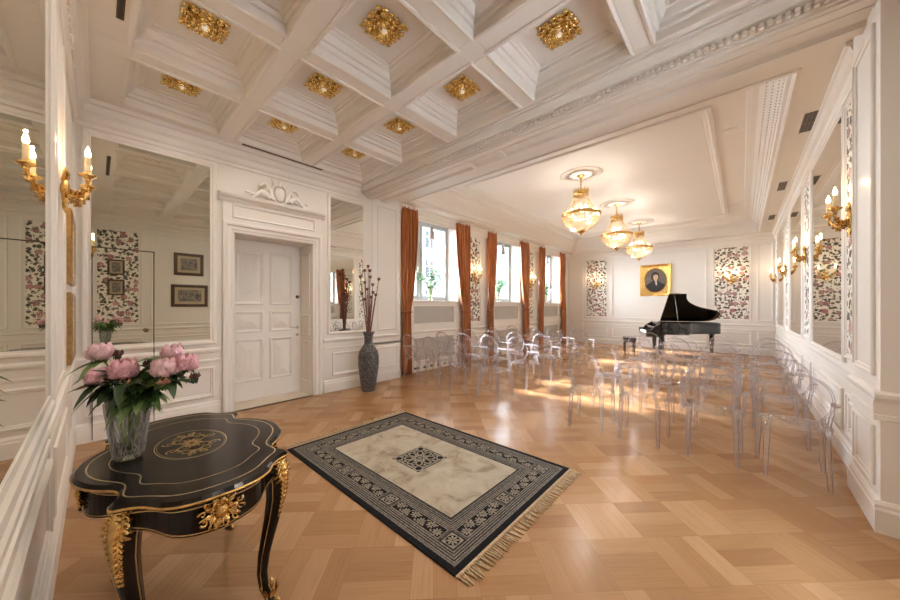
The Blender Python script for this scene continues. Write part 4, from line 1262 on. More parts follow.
t = thing('piano_bench', 'black padded piano bench in front of the keyboard', 'bench', (-2.68, 11.50, 0), radians(17))
m = MB(); m.box((-0.18, -0.30, 0.42), (0.18, 0.30, 0.50)); m.build('seat_cushion', 'leather', parent=t, bevel=0.02)
m = MB(); m.box((-0.16, -0.28, 0.36), (0.16, 0.28, 0.42)); m.build('seat_box', 'piano', parent=t)
for x in (-0.13, 0.13):
    for y in (-0.24, 0.24):
        m = MB(); m.tube([(x, y, 0.37), (x, y, 0.0)], [0.028, 0.018], 8); m.build('leg', 'piano', parent=t)

# ================================================================== PORTRAIT
PX0, PX1, PZa, PZb = -2.80, -1.84, 1.86, 3.00
t = thing('framed_portrait', 'gilt-framed oval portrait of a dark-haired man on the far wall', 'painting', ((PX0 + PX1) / 2, YF, PZa))
G = Matrix.Translation(-t.location) @ FF
cx, cz = (PX0 + PX1) / 2, (PZa + PZb) / 2
ax, az = 0.335, 0.415
m = MB()
m.ring_mould(PX0, PZa, PX1, PZb, [(0, 0), (0, 0.05), (0.015, 0.065), (0.035, 0.06), (0.05, 0.045), (0.07, 0.04), (0.085, 0.028), (0.09, 0.024)], G)
for a, b in ((PX0, PZa), (PX1, PZa), (PX0, PZb), (PX1, PZb)): m.ball((a + (0.04 if a == PX0 else -0.04), b + (0.04 if b == PZa else -0.04), 0.05), 0.035, 10, 6, G, (1, 1, 0.6))
m.build('gilt_frame', 'gold', parent=t)
m = MB()
N_ = 48
def sq(a):
    c, s_ = cos(a), sin(a); hw, hh = (PX1 - PX0) / 2 - 0.088, (PZb - PZa) / 2 - 0.088
    k = min(hw / abs(c) if abs(c) > 1e-6 else 9, hh / abs(s_) if abs(s_) > 1e-6 else 9)
    return (cx + c * k, cz + s_ * k)
an = sorted([2 * pi * k / N_ for k in range(N_)] + [sg * math.atan2((PZb - PZa) / 2 - 0.088, (PX1 - PX0) / 2 - 0.088) + o for sg in (-1, 1) for o in (pi, 2 * pi if sg < 0 else 0)])
r1 = [(*sq(a), 0.024) for a in an]; r2 = [(cx + (ax + 0.03) * cos(a), cz + (az + 0.03) * sin(a), 0.024) for a in an]
r3 = [(cx + (ax + 0.015) * cos(a), cz + (az + 0.015) * sin(a), 0.034) for a in an]; r4 = [(cx + ax * cos(a), cz + az * sin(a), 0.012) for a in an]
m.rings([r1, r2, r3, r4], True, (False, False), False, G)
m.build('oval_slip', 'gold', parent=t)
m = MB(); m.add([(cx + ax * cos(2 * pi * k / 48), cz + az * sin(2 * pi * k / 48), 0.012) for k in range(48)], [tuple(range(48))], False, G)
def blob(mb, pts, d):  # flat painted shape
    mb.add([(cx + x, cz + z, d) for x, z in pts], [tuple(range(len(pts)))], False, G)
def ell(x, z, a, b, rot=0.0, n=24): return [(x + a * cos(2 * pi * k / n) * cos(rot) - b * sin(2 * pi * k / n) * sin(rot), z + a * cos(2 * pi * k / n) * sin(rot) + b * sin(2 * pi * k / n) * cos(rot)) for k in range(n)]
m.cur = 1
coat = []
for k in range(25):
    a = pi + 0.45 + (pi - 0.9) * k / 24
    coat.append((ax * 0.985 * cos(a), az * 0.985 * sin(a)))
coat += [(0.24, -0.13), (0.13, -0.07), (0.075, 0.0), (-0.06, 0.01), (-0.13, -0.06), (-0.25, -0.15)]
blob(m, coat, 0.0125)
m.cur = 2
blob(m, ell(0.0, 0.155, 0.125, 0.150), 0.0128)                         # hair
blob(m, ell(-0.085, 0.10, 0.045, 0.085), 0.0129); blob(m, ell(0.095, 0.10, 0.035, 0.075), 0.0129)
m.cur = 3
blob(m, [(-0.035, 0.03), (0.05, 0.03), (0.05, -0.06), (-0.02, -0.06)], 0.0130)
blob(m, ell(0.012, 0.115, 0.078, 0.112), 0.0132)
m.cur = 4
blob(m, [(-0.02, -0.02), (0.05, -0.02), (0.055, -0.16), (0.03, -0.20), (0.0, -0.12)], 0.0134)
m.cur = 2
blob(m, ell(-0.018, 0.138, 0.016, 0.007), 0.0135); blob(m, ell(0.045, 0.138, 0.016, 0.007), 0.0135)
blob(m, ell(-0.018, 0.158, 0.022, 0.005, 0.1), 0.0135); blob(m, ell(0.046, 0.158, 0.022, 0.005, -0.1), 0.0135)
blob(m, ell(0.018, 0.062, 0.022, 0.005), 0.0135); blob(m, [(0.014, 0.13), (0.026, 0.095), (0.012, 0.092)], 0.0135)
blob(m, [(-0.085, 0.17), (-0.02, 0.235), (0.07, 0.23), (0.10, 0.15), (0.05, 0.20), (-0.03, 0.195)], 0.0136)
m.cur = 1
blob(m, [(-0.06, 0.01), (0.0, -0.04), (-0.02, -0.16), (-0.12, -0.09)], 0.0137); blob(m, [(0.075, 0.0), (0.05, -0.04), (0.06, -0.17), (0.13, -0.09)], 0.0137)
m.build('oval_canvas', ['canvas', 'coat', 'hair', 'skin', 'linen'], parent=t, label='oval painted portrait of a man in a dark coat')

# ================================================================== FRAMED PICTURES
def picture(label, F, s0, z0, s1, z1, gold=False, group=None):
    t = thing('framed_picture', label, 'picture', F @ Vector(((s0 + s1) / 2, z0, 0)), 0, group)
    G = Matrix.Translation(-t.location) @ F
    w = min(s1 - s0, z1 - z0) * 0.15
    m = MB(); m.ring_mould(s0, z0, s1, z1, [(0, 0), (0, 0.025), (w * .3, 0.035), (w * .7, 0.03), (w, 0.015), (w * 1.02, 0.008)], G); m.build('picture_frame', 'oldgold' if gold else 'framewood', parent=t)
    m = MB(); m.ring_mould(s0 + w * 0.85, z0 + w * 0.85, s1 - w * 0.85, z1 - w * 0.85, [(0, 0.016), (0, 0.026), (w * .2, 0.026), (w * .22, 0.012)], G); m.build('frame_slip', 'dullgold', parent=t)
    m = MB(); m.box((s0 + w, z0 + w, 0.004), (s1 - w, z1 - w, 0.010), G)
    pc = m.build('mount', 'mat_board', parent=t)
    k = w * 1.6
    m = MB(); m.box((s0 + k, z0 + k, 0.010), (s1 - k, z1 - k, 0.0115), G); m.build('print', 'engraving', parent=pc)
picture('upper of two gilt picture frames on the near wall by the corner', FL, -5.05, 1.70, -4.35, 2.36, True)
picture('lower of two gilt picture frames on the near wall by the corner', FL, -5.05, 0.98, -4.35, 1.62, True)
FB2 = wall_frame('right', XB - 0.008)
picture('upper small dark frame on the wallpaper reflected in the jib door mirror', FB2, 0.17, 2.28, 0.47, 2.66)
picture('lower small dark frame on the wallpaper reflected in the jib door mirror', FB2, 0.17, 1.77, 0.47, 2.16)
picture('upper large dark frame reflected at the edge of the jib door mirror', FB, 1.42, 2.36, 2.08, 2.98)
picture('lower wide dark frame reflected at the edge of the jib door mirror', FB, 1.36, 1.48, 2.18, 2.10)

# ================================================================== RUG
RX0, RX1, RY0, RY1 = -3.50, -1.17, 1.33, 2.92
rt = thing('patterned_rug', 'black and beige bordered rug with fringed ends on the parquet', 'rug', ((RX0 + RX1) / 2, (RY0 + RY1) / 2, 0))
hw, hh = (RX1 - RX0) / 2, (RY1 - RY0) / 2
TZ = 0.010
m = MB()
mats = ['rugblack', 'ruggrey', 'rugbeige', 'rugcream']
m.box((-hw, -hh, 0.001), (hw, hh, TZ))
def band(a, b, mi, z):
    m.cur = mi
    m.add([(-hw + a, -hh + a, z), (hw - a, -hh + a, z), (hw - a, hh - a, z), (-hw + a, hh - a, z), (-hw + b, -hh + b, z), (hw - b, -hh + b, z), (hw - b, hh - b, z), (-hw + b, hh - b, z)],
          [(0, 1, 5, 4), (1, 2, 6, 5), (2, 3, 7, 6), (3, 0, 4, 7)])
band(0.042, 0.125, 1, TZ + 0.0004)
for a in (0.048, 0.062, 0.082, 0.100, 0.118): band(a, a + 0.005, 3, TZ + 0.0007)
for a in (0.072, 0.091, 0.109): band(a, a + 0.004, 0, TZ + 0.0007)
band(0.125, 0.275, 1, TZ + 0.0004)
for a in (0.255, 0.268): band(a, a + 0.005, 3, TZ + 0.0007)
band(0.262, 0.266, 0, TZ + 0.0007)
band(0.275, 0.335, 1, TZ + 0.0004)
for a in (0.283, 0.300, 0.317): band(a, a + 0.004, 3, TZ + 0.0007)
for a in (0.291, 0.309): band(a, a + 0.004, 0, TZ + 0.0007)
band(0.335, 0.345, 0, TZ + 0.0005)
m.cur = 2
m.add([(-hw + .345, -hh + .345, TZ + .0004), (hw - .345, -hh + .345, TZ + .0004), (hw - .345, hh - .345, TZ + .0004), (-hw + .345, hh - .345, TZ + .0004)], [(0, 1, 2, 3)])
def quad(cx, cy, ax, ay, mi, z, rot=0.0):
    m.cur = mi
    p = [(-ax, -ay), (ax, -ay), (ax, ay), (-ax, ay)]
    m.add([(cx + x * cos(rot) - y * sin(rot), cy + x * sin(rot) + y * cos(rot), z) for x, y in p], [(0, 1, 2, 3)])
def disc(cx, cy, r, mi, z, n=16, sx=1.0, sy=1.0, rot=0.0):
    m.cur = mi
    m.add([(cx + r * sx * cos(2 * pi * k / n) * cos(rot) - r * sy * sin(2 * pi * k / n) * sin(rot), cy + r * sx * cos(2 * pi * k / n) * sin(rot) + r * sy * sin(2 * pi * k / n) * cos(rot), z) for k in range(n)], [tuple(range(n))])
def motif(cx, cy, r, z):
    for k in range(8): disc(cx + r * 0.62 * cos(k * pi / 4), cy + r * 0.62 * sin(k * pi / 4), r * 0.30, 3, z, 8, 1.2, 0.6, k * pi / 4)
    disc(cx, cy, r * 0.30, 3, z, 10); disc(cx, cy, r * 0.16, 0, z + .0003, 8)
def square_med(cx, cy, s):
    quad(cx, cy, s + 0.008, s + 0.008, 0, TZ + .0007); quad(cx, cy, s, s, 3, TZ + .0010)
    disc(cx, cy, s * 0.88, 0, TZ + .0013, 16); motif(cx, cy, s * 0.85, TZ + .0016)
def cart(cx, cy, L, w, horiz):
    a, b = (L, w) if horiz else (w, L)
    quad(cx, cy, a + 0.006, b + 0.006, 3, TZ + .0006); quad(cx, cy, a, b, 0, TZ + .0009)
    nn = max(3, int(round(L * 2 / 0.075)))
    for k in range(nn):
        q = -L + 2 * L * (k + 0.5) / nn
        x, y = (cx + q, cy + 0.012 * (-1) ** k) if horiz else (cx + 0.012 * (-1) ** k, cy + q)
        motif(x, y, min(w * 0.80, L / nn * 1.05), TZ + .0012)
        for e in (-1, 1):
            xx, yy = (cx + q + L / nn * 0.9, cy + e * w * 0.62) if horiz else (cx + e * w * 0.62, cy + q + L / nn * 0.9)
            if abs((xx - cx) if horiz else (yy - cy)) < L * 0.95: disc(xx, yy, w * 0.22, 3, TZ + .0012, 6, 1.4, 0.7, 0.6 * e)
BW = 0.19      # border centre line inset
bx, by = hw - BW, hh - BW
sqs = 0.052
Lx, Ly = 2 * bx, 2 * by
for sy in (-1, 1):
    xs = [-bx, -bx + Lx / 3, bx - Lx / 3, bx]
    for x in xs: square_med(x, sy * by, sqs)
    for k in range(3): cart((xs[k] + xs[k + 1]) / 2, sy * by, Lx / 6 - sqs - 0.035, 0.048, True)
for sx in (-1, 1):
    ys_ = [-by, 0, by]
    square_med(sx * bx, 0, sqs)
    for k in range(2): cart(sx * bx, (ys_[k] + ys_[k + 1]) / 2, Ly / 4 - sqs - 0.035, 0.048, False)
# centre medallion: square on point to the sides
mr = 0.19
quad(0, 0, mr, mr, 0, TZ + .0007); quad(0, 0, mr - 0.012, mr - 0.012, 2, TZ + .0009); quad(0, 0, mr - 0.020, mr - 0.020, 1, TZ + .0011)
for k in range(4):
    a = pi / 4 + k * pi / 2
    disc(0.200 * cos(a), 0.200 * sin(a), 0.05, 3, TZ + .0013, 12); disc(0.200 * cos(a), 0.200 * sin(a), 0.03, 0, TZ + .0015, 10)
disc(0, 0, mr * 0.93, 3, TZ + .0015, 32); disc(0, 0, mr * 0.87, 0, TZ + .0018, 32)
for k in range(8):
    a = k * pi / 4
    disc(mr * 0.55 * cos(a), mr * 0.55 * sin(a), mr * 0.26, 3, TZ + .0021, 12, 1.1, 0.75, a); disc(mr * 0.55 * cos(a), mr * 0.55 * sin(a), mr * 0.16, 0, TZ + .0024, 10, 1.1, 0.7, a)
    disc(mr * 0.76 * cos(a + pi / 8), mr * 0.76 * sin(a + pi / 8), mr * 0.09, 3, TZ + .0021, 8)
disc(0, 0, mr * 0.30, 3, TZ + .0026, 16); disc(0, 0, mr * 0.20, 1, TZ + .0028, 12); disc(0, 0, mr * 0.09, 3, TZ + .0030, 10)
m.build('rug_pile', mats, parent=rt)
rr = random.Random(3)
for sg, nm in ((1, 'near'), (-1, 'far')):
    m = MB()
    m.box((sg * hw, -hh, 0.001), (sg * (hw + 0.022), hh, TZ - 0.001))
    nf = 92
    for k in range(nf):
        y = -hh + 2 * hh * (k + 0.5) / nf
        L = 0.085 + rr.uniform(-0.015, 0.015); dy = rr.uniform(-0.012, 0.012)
        m.tube([(sg * (hw + 0.015), y, 0.008), (sg * (hw + 0.03), y + dy * .2, 0.0085), (sg * (hw + 0.06), y + dy, 0.007), (sg * (hw + 0.02 + L), y + dy * 1.6, 0.005)], [0.0055, 0.005, 0.008, 0.004], 5)
    m.build('fringe', 'rugfringe', parent=rt)

# ================================================================== GILDED TABLE
tt = thing('console_table', 'black lacquered table with shaped top and gilt mounts', 'table', (-2.12, 0.335, 0))
TT = 0.78
def quarter():
    # first quadrant, from the end lobe (x axis) to the side lobe (y axis)
    P = []
    P += bez((0.620, 0.0), (0.620, 0.10), (0.595, 0.165), (0.530, 0.200), 8)
    P += bez((0.530, 0.200), (0.480, 0.228), (0.470, 0.255), (0.452, 0.292), 5)
    P += [(0.452, 0.300), (0.432, 0.308)]
    P += bez((0.405, 0.306), (0.350, 0.268), (0.300, 0.268), (0.262, 0.298), 6)
    P += bez((0.262, 0.298), (0.200, 0.362), (0.120, 0.408), (0.0, 0.412), 8)
    return P
def outline(sc=0.0):
    q = quarter() + [(0.0, 0.412)]
    full = q[:]                                                # q1
    full += [(-x, y) for x, y in reversed(q[:-1])]             # q2
    full += [(-x, -y) for x, y in q[1:]]                       # q3
    full += [(x, -y) for x, y in reversed(q[1:-1])]            # q4
    if sc == 0: return full
    n = len(full); out = []
    for i in range(n):
        a, b = Vector(full[i - 1]), Vector(full[(i + 1) % n]); t = (b - a)
        nn = Vector((-t.y, t.x)).normalized()
        out.append((full[i][0] + nn.x * sc, full[i][1] + nn.y * sc))
    return out
def at(poly, z): return [(x, y, z) for x, y in poly]
m = MB()
m.rings([at(outline(0.02), TT - 0.036), at(outline(0.006), TT - 0.030), at(outline(0.0), TT - 0.022), at(outline(0.0), TT - 0.012), at(outline(0.012), TT), at(outline(0.03), TT)], True, (True, True), False)
m.build('table_top', 'blacklacq', parent=tt)
m = MB()
m.rings([at(outline(0.004), TT - 0.024), at(outline(-0.004), TT - 0.021), at(outline(-0.004), TT - 0.015), at(outline(0.003), TT - 0.012)], True, (False, False), True)
m.build('gilt_rim', 'gold', parent=tt)
def ribbon(mb, poly, w, z, hgt=0.0008):
    n = len(poly); L = []; R_ = []
    for i in range(n):
        a, b = Vector(poly[i - 1]), Vector(poly[(i + 1) % n]); t = b - a; nn = Vector((-t.y, t.x)).normalized()
        p = Vector(poly[i]); L.append((p.x + nn.x * w / 2, p.y + nn.y * w / 2, z)); R_.append((p.x - nn.x * w / 2, p.y - nn.y * w / 2, z))
    mb.rings([L, R_], True, (False, False), False)
m = MB()
def scaled(k, dx=0.0):
    # inner strapwork line follows the outline, softened
    src = outline(0.0); n = len(src); pts = [Vector(p) for p in src]
    for _ in range(6): pts = [(pts[i - 1] + pts[i] * 2 + pts[(i + 1) % n]) / 4 for i in range(n)]
    return [(p.x * k, p.y * k) for p in pts]
ribbon(m, scaled(0.91), 0.006, TT + 0.0006)
k2 = scaled(0.74); ribbon(m, k2, 0.0045, TT + 0.0006)
ribbon(m, ell(-0.02, 0.0, 0.215, 0.145, 0, 56), 0.0045, TT + 0.0006); ribbon(m, ell(-0.02, 0.0, 0.205, 0.136, 0, 56), 0.0015, TT + 0.0006)
m.build('brass_stringing', 'dullgold', parent=tt)
# arabesque medallion inside the oval
m = MB()
def curl(cx_, cy_, a0, R0, turns, n=16):
    pts = []
    for k in range(n + 1):
        t = k / n; a = a0 + turns * 2 * pi * t; r_ = R0 * (1 - 0.8 * t)
        pts.append((cx_ + r_ * cos(a), cy_ + r_ * sin(a)))
    return pts
def line(pts, w):
    vs = []; n = len(pts)
    for i, p in enumerate(pts):
        a = Vector(pts[max(0, i - 1)]); b = Vector(pts[min(n - 1, i + 1)]); t = b - a; nn = Vector((-t.y, t.x)).normalized() * w / 2 * (1.0 - 0.5 * i / n)
        vs += [(p[0] + nn.x, p[1] + nn.y, TT + 0.0007), (p[0] - nn.x, p[1] - nn.y, TT + 0.0007)]
    m.add(vs, [(2 * i, 2 * i + 1, 2 * i + 3, 2 * i + 2) for i in range(n - 1)])
for sx in (-1, 1):
    for sy in (-1, 1):
        for (x_, y_, R0, a0) in ((0.055, 0.035, 0.035, 0.3), (0.115, 0.045, 0.032, 2.2), (0.12, 0.0, 0.025, 4.0), (0.06, 0.085, 0.026, 1.0), (0.155, 0.02, 0.02, 0.5)):
            line([(-0.02 + sx * p[0], sy * p[1]) for p in curl(x_, y_, a0, R0, 1.2)], 0.006)
        line([(-0.02 + sx * (0.01 + 0.15 * q / 10), sy * (0.02 + 0.05 * sin(q / 10 * 5))) for q in range(11)], 0.007)
for k in range(14):
    a = 2 * pi * k / 14
    line([(-0.02 + 0.01 * cos(a), 0.01 * sin(a)), (-0.02 + 0.05 * cos(a), 0.034 * sin(a)), (-0.02 + 0.062 * cos(a + 0.15), 0.042 * sin(a + 0.15))], 0.012)
m.build('arabesque_inlay', 'brassline', parent=tt, label='brass arabesque in an oval on the table top')
# apron following the outline, dipping at the lobes
ins = outline(0.035); n = len(ins)
def dip(x, y):
    lx = abs(x) / 0.615; 
    a = math.atan2(y / 0.415, x / 0.615)
    return 0.075 + 0.055 * abs(cos(2 * a)) ** 1.2 * (1 if abs(cos(2 * a)) > 0 else 0)
m = MB()
m.rings([at(ins, TT - 0.034), [(x, y, TT - 0.034 - dip(x, y)) for x, y in ins]], True, (False, False), False)
ins2 = outline(0.06)
m.rings([[(x, y, TT - 0.034 - dip(*ins[i])) for i, (x, y) in enumerate(ins)], [(x, y, TT - 0.034 - dip(*ins[i])) for i, (x, y) in enumerate(ins2)], at(ins2, TT - 0.034)], True, (False, False), False)
m.build('apron', 'blacklacq', parent=tt)
m = MB()
o2 = outline(0.0335)
vs1 = [(x, y, TT - 0.034 - dip(*ins[i]) + 0.010) for i, (x, y) in enumerate(o2)]; vs2 = [(x, y, TT - 0.034 - dip(*ins[i]) + 0.006) for i, (x, y) in enumerate(o2)]
m.rings([vs1, vs2], True, (False, False), False)
vs3 = [(x, y, TT - 0.034 - dip(*ins[i])) for i, (x, y) in enumerate(outline(0.031))]; vs4 = [(x, y, TT - 0.038 - dip(*ins[i])) for i, (x, y) in enumerate(outline(0.033))]
m.rings([vs3, vs4], True, (False, False), False)
m.rings([at(o2, TT - 0.050), at(o2, TT - 0.054)], True, (False, False), False)
m.build('apron_stringing', 'brassline', parent=tt)
# cartouche mounts on the four lobes
def mount(mb, X, s=1.0):
    """lacy scrolled cartouche; x across, y up, z out"""
    mb.ball((0, 0, 0.008 * s), 0.020 * s, 12, 8, X, (1, 1.3, 0.8))
    rq = random.Random(17)
    for k in range(10):
        a = 2 * pi * k / 10 + 0.15
        for R0, r0, cr in ((0.030, 0.0055, 0.011), (0.050, 0.0050, 0.012)):
            aa = a + (0.3 if R0 > 0.04 else 0)
            c = (R0 * s * cos(aa) * 1.15, R0 * s * sin(aa) * 0.95)
            e = 1 if k % 2 else -1
            mb.tube([(c[0] + cr * s * cos(aa + e * q * 0.6) * (1 - q / 13), c[1] + cr * s * sin(aa + e * q * 0.6) * (1 - q / 13), (0.008 + 0.004 * sin(q)) * s) for q in range(10)], [r0 * s * (1 - 0.06 * q) for q in range(10)], 6, X)
        leafpatch(mb, (0.018 * s * cos(a), 0.018 * s * sin(a), 0.006 * s), a + rq.uniform(-.2, .2), (0.036 + 0.014 * (k % 2)) * s, 0.017 * s, 0.010 * s, -0.003, X, 3, 5)
    return mb
APF = {'x+': (0.582, 0, 0), 'x-': (-0.582, 0, pi), 'y+': (0, 0.374, pi / 2), 'y-': (0, -0.374, -pi / 2)}
for key, (x_, y_, a) in APF.items():
    X = Matrix.Translation((x_, y_, TT - 0.092)) @ Matrix.Rotation(a, 4, 'Z') @ Matrix(((0, 0, 1, 0), (1, 0, 0, 0), (0, 1, 0, 0), (0, 0, 0, 1)))
    mb = MB(); mount(mb, X, 1.12); mb.build('apron_mount', 'gold', parent=tt, label='gilt cartouche mount')
# cabriole legs
for sx in (-1, 1):
    for sy in (-1, 1):
        d = Vector((sx * 0.80, sy * 0.60, 0)).normalized()
        p0 = Vector((sx * 0.378, sy * 0.250, 0))
        prof = [(-0.006, 0.75, 0.048), (0.014, 0.70, 0.053), (0.030, 0.64, 0.052), (0.028, 0.56, 0.046), (0.010, 0.46, 0.040), (-0.014, 0.36, 0.034), (-0.036, 0.26, 0.029), (-0.046, 0.17, 0.025), (-0.036, 0.09, 0.022), (-0.006, 0.04, 0.020), (0.020, 0.018, 0.016), (0.036, 0.014, 0.010)]
        pts = [p0 + d * a + Vector((0, 0, z)) for a, z, r_ in prof]
        rad = [r_ for a, z, r_ in prof]
        side = Vector((-d.y, d.x, 0))
        rings = []
        for p, r_ in zip(pts, rad):
            rings.append([tuple(p + d * r_ * cx_ + side * r_ * cy_) for cx_, cy_ in ((1, 0), (0.72, 0.55), (0.2, 0.95), (-0.6, 0.8), (-0.95, 0), (-0.6, -0.8), (0.2, -0.95), (0.72, -0.55))])
        m = MB(); m.rings(list(reversed(rings)), True, (True, True), True); leg = m.build('leg', 'blacklacq', parent=tt)
        m = MB()
        for e in (-1, 1):
            m.tube([tuple(p + d * r_ * 0.25 + side * e * r_ * 0.97) for p, r_ in list(zip(pts, rad))[1:10]], 0.0022, 5)
        m.build('leg_stringing', 'brassline', parent=leg)
        # knee mount: foliate bust running down the arris
        m = MB()
        for k in range(13):
            t = k / 12
            z = 0.735 - 0.27 * t
            a = 0.0
            for i in range(len(prof) - 1):
                if prof[i][1] >= z >= prof[i + 1][1]:
                    f = (prof[i][1] - z) / (prof[i][1] - prof[i + 1][1]); a = prof[i][0] * (1 - f) + prof[i + 1][0] * f; r_ = prof[i][2] * (1 - f) + prof[i + 1][2] * f
            c = p0 + d * (a + r_ * 0.86) + Vector((0, 0, z))
            sz = 0.034 * (1 - 0.66 * t) + (0.010 if k in (2, 3) else 0)
            m.ball(tuple(c), sz * 0.62, 8, 6, None, (1, 1, 1.3))
            X = Matrix(((side.x, 0, d.x, c.x), (side.y, 0, d.y, c.y), (0, 1, 0, c.z), (0, 0, 0, 1)))
            for e in (-1, 1):
                leafpatch(m, (0, 0, 0), -pi / 2 + e * 0.9, sz * 1.35, sz * 0.75, sz * 0.45, -sz * 0.5, X, 3, 5)
                leafpatch(m, (0, 0, 0), pi / 2 + e * 1.1, sz * 1.1, sz * 0.7, sz * 0.4, -sz * 0.5, X, 3, 5)
                m.tube([tuple(X @ Vector((e * sz * (0.8 + 0.25 * cos(q * 0.7)), sz * 0.4 * sin(q * 0.7), sz * 0.1))) for q in range(8)], sz * 0.16, 5)
        m.build('knee_mount', 'gold', parent=leg, label='gilt foliate knee mount')
        m = MB()
        s_ = p0 + d * 0.012 + Vector((0, 0, 0.03))
        m.ball(tuple(p0 + d * 0.030 + Vector((0, 0, 0.022))), 0.022, 10, 6, None, (1, 1, 0.95))
        for k in range(7):
            a = k * 2 * pi / 7
            c = p0 + d * (-0.004) + Vector((0, 0, 0.05))
            X = Matrix.Translation(c) @ Matrix.Rotation(a, 4, 'Z') @ Matrix.Rotation(-1.2, 4, 'Y')
            leafpatch(m, (0.018, 0, -0.017), 0, 0.055, 0.022, 0.006, 0.0, X, 3, 5)
        m.tube([tuple(p0 + d * (0.03 + 0.018 * cos(q * 0.6)) + Vector((0, 0, 0.026 + 0.018 * sin(q * 0.6)))) for q in range(9)], 0.007, 6)
        m.build('foot_mount', 'gold', parent=leg, label='gilt scroll foot')

# ================================================================== VASE OF PEONIES
VX, VY = -2.155, 0.10
VZ = TT + 0.0012
t = thing('cut_glass_vase', 'cut glass vase holding pink peonies on the black table', 'vase', (VX, VY, VZ))
VP = [(0.046, 0.0), (0.052, 0.008), (0.055, 0.04), (0.063, 0.10), (0.073, 0.18), (0.079, 0.23), (0.081, 0.28), (0.078, 0.295)]
m = MB(); m.lathe(VP + [(0.072, 0.293), (0.072, 0.23), (0.056, 0.10), (0.047, 0.03), (0.001, 0.022)], 48, caps=(True, False), flute=0.012, nfl=16)
m.build('vase_body', 'cutglass', parent=t)
m = MB()
for k in range(16):
    a0 = 2 * pi * k / 16
    for sg in (-1, 1):
        m.tube([((r_ + 0.001) * cos(a0 + sg * 0.9 * z / 0.29), (r_ + 0.001) * sin(a0 + sg * 0.9 * z / 0.29), z) for r_, z in [(0.0535, 0.02), (0.057, 0.05), (0.063, 0.10), (0.069, 0.14), (0.073, 0.18), (0.079, 0.23), (0.081, 0.27)]], 0.0022, 4)
m.build('cut_ribs', 'cutrib', parent=t)
m = MB(); m.lathe([(0.044, 0.024), (0.048, 0.04), (0.055, 0.10), (0.063, 0.17)], 32); m.build('water', 'water', parent=t)

RG = Vector((cos(YAW), sin(YAW), 0)); FWv = Vector((-sin(YAW), cos(YAW), 0))
random.seed(9)
def peony(label, right, depth, z, R_, mat, open_=1.0, leaves=5, kind='peony', seed=0):
    """one cut stem: foot of the stem inside the vase, bloom at the given offset from the vase axis"""
    rn = random.Random(seed)
    top = RG * right + FWv * depth + Vector((0, 0, z - VZ))
    t = thing(kind, label, 'flower', (VX, VY, VZ), 0, 'peonies in the cut glass vase')
    a = rn.random() * 6.28
    foot = Vector((0.028 * cos(a), 0.028 * sin(a), 0.035))
    neck = Vector((top.x * 0.35, top.y * 0.35, 0.29))
    if Vector((neck.x, neck.y)).length > 0.05: s_ = 0.05 / Vector((neck.x, neck.y)).length; neck.x *= s_; neck.y *= s_
    mid_ = neck.lerp(top, 0.55) + Vector((0, 0, 0.02))
    base = top - Vector((0, 0, R_ * 0.55))
    m = MB(); m.tube([foot, neck, mid_, base], [0.006, 0.0055, 0.004, 0.0035], 6); m.build('stem', 'stem', parent=t)
    m = MB()
    for k in range(leaves):
        f = 0.1 + 1.15 * rn.random(); c = neck.lerp(mid_, f)
        an = rn.random() * 6.28
        dd = Vector((cos(an), sin(an), 1.3 * rn.random() - 0.55)) + Vector((top.x, top.y, 0)) * 1.2
        for q in range(3):
            d2 = Matrix.Rotation((q - 1) * 0.55, 3, 'Z') @ dd
            lance(m, c, d2, 0.085 + 0.05 * rn.random(), 0.034 + 0.014 * rn.random(), 0.01 + 0.09 * rn.random())
    for k in range(5):
        an = 2 * pi * k / 5 + rn.random()
        lance(m, base, (cos(an), sin(an), -0.3), R_ * 0.85, 0.026, 0.02)
    m.build('leaves', 'leaf' if seed % 3 else 'leaf2', parent=t)
    m = MB()
    def petal(az, tilt, r0, sz):
        jz = rn.uniform(-0.012, 0.012)
        ca, sa = cos(az), sin(az)
        def fn(u, v):
            x = (u - 0.5) * 2
            w = sz * (0.45 + 0.75 * sin(pi * (0.12 + 0.70 * v)))
            ang = tilt + v * 1.5
            rr_ = r0 * (0.25 + 0.75 * sin(min(ang, 2.6))) * (0.55 + 0.45 * v) * (1 - 0.12 * x * x)
            hz = -r0 * cos(min(ang, 3.0)) * 0.80 + (0.010 * sin(x * 6 + az * 5) + 0.006 * sin(x * 15 + az)) * v * v + jz * v
            lx, ly = rr_, x * w
            k_ = 1.0 - 0.20 * x * x
            return (top.x + ca * lx * k_ - sa * ly, top.y + sa * lx * k_ + ca * ly, top.z + hz)
        m.grid(fn, 7, 5)
    layers = [(8, 0.15, 1.10), (8, 0.55, 1.05), (9, 0.95, 0.95), (9, 1.2, 0.8), (8, 1.4, 0.62), (6, 1.5, 0.42), (4, 1.6, 0.25)] if open_ > 0.5 else [(5, 1.25, 0.9), (4, 1.4, 0.6)]
    for li, (n_, tl, rs_) in enumerate(layers):
        for k in range(n_):
            petal(2 * pi * k / n_ + li * 0.41 + rn.uniform(-0.15, 0.15), tl + rn.uniform(-0.12, 0.12), R_ * rs_ * rn.uniform(0.92, 1.08), R_ * 0.52 * rs_ + 0.012)
    if open_ <= 0.5: m.ball(tuple(top), R_ * 0.62, 10, 8)
    m.build('bloom', mat, parent=t)
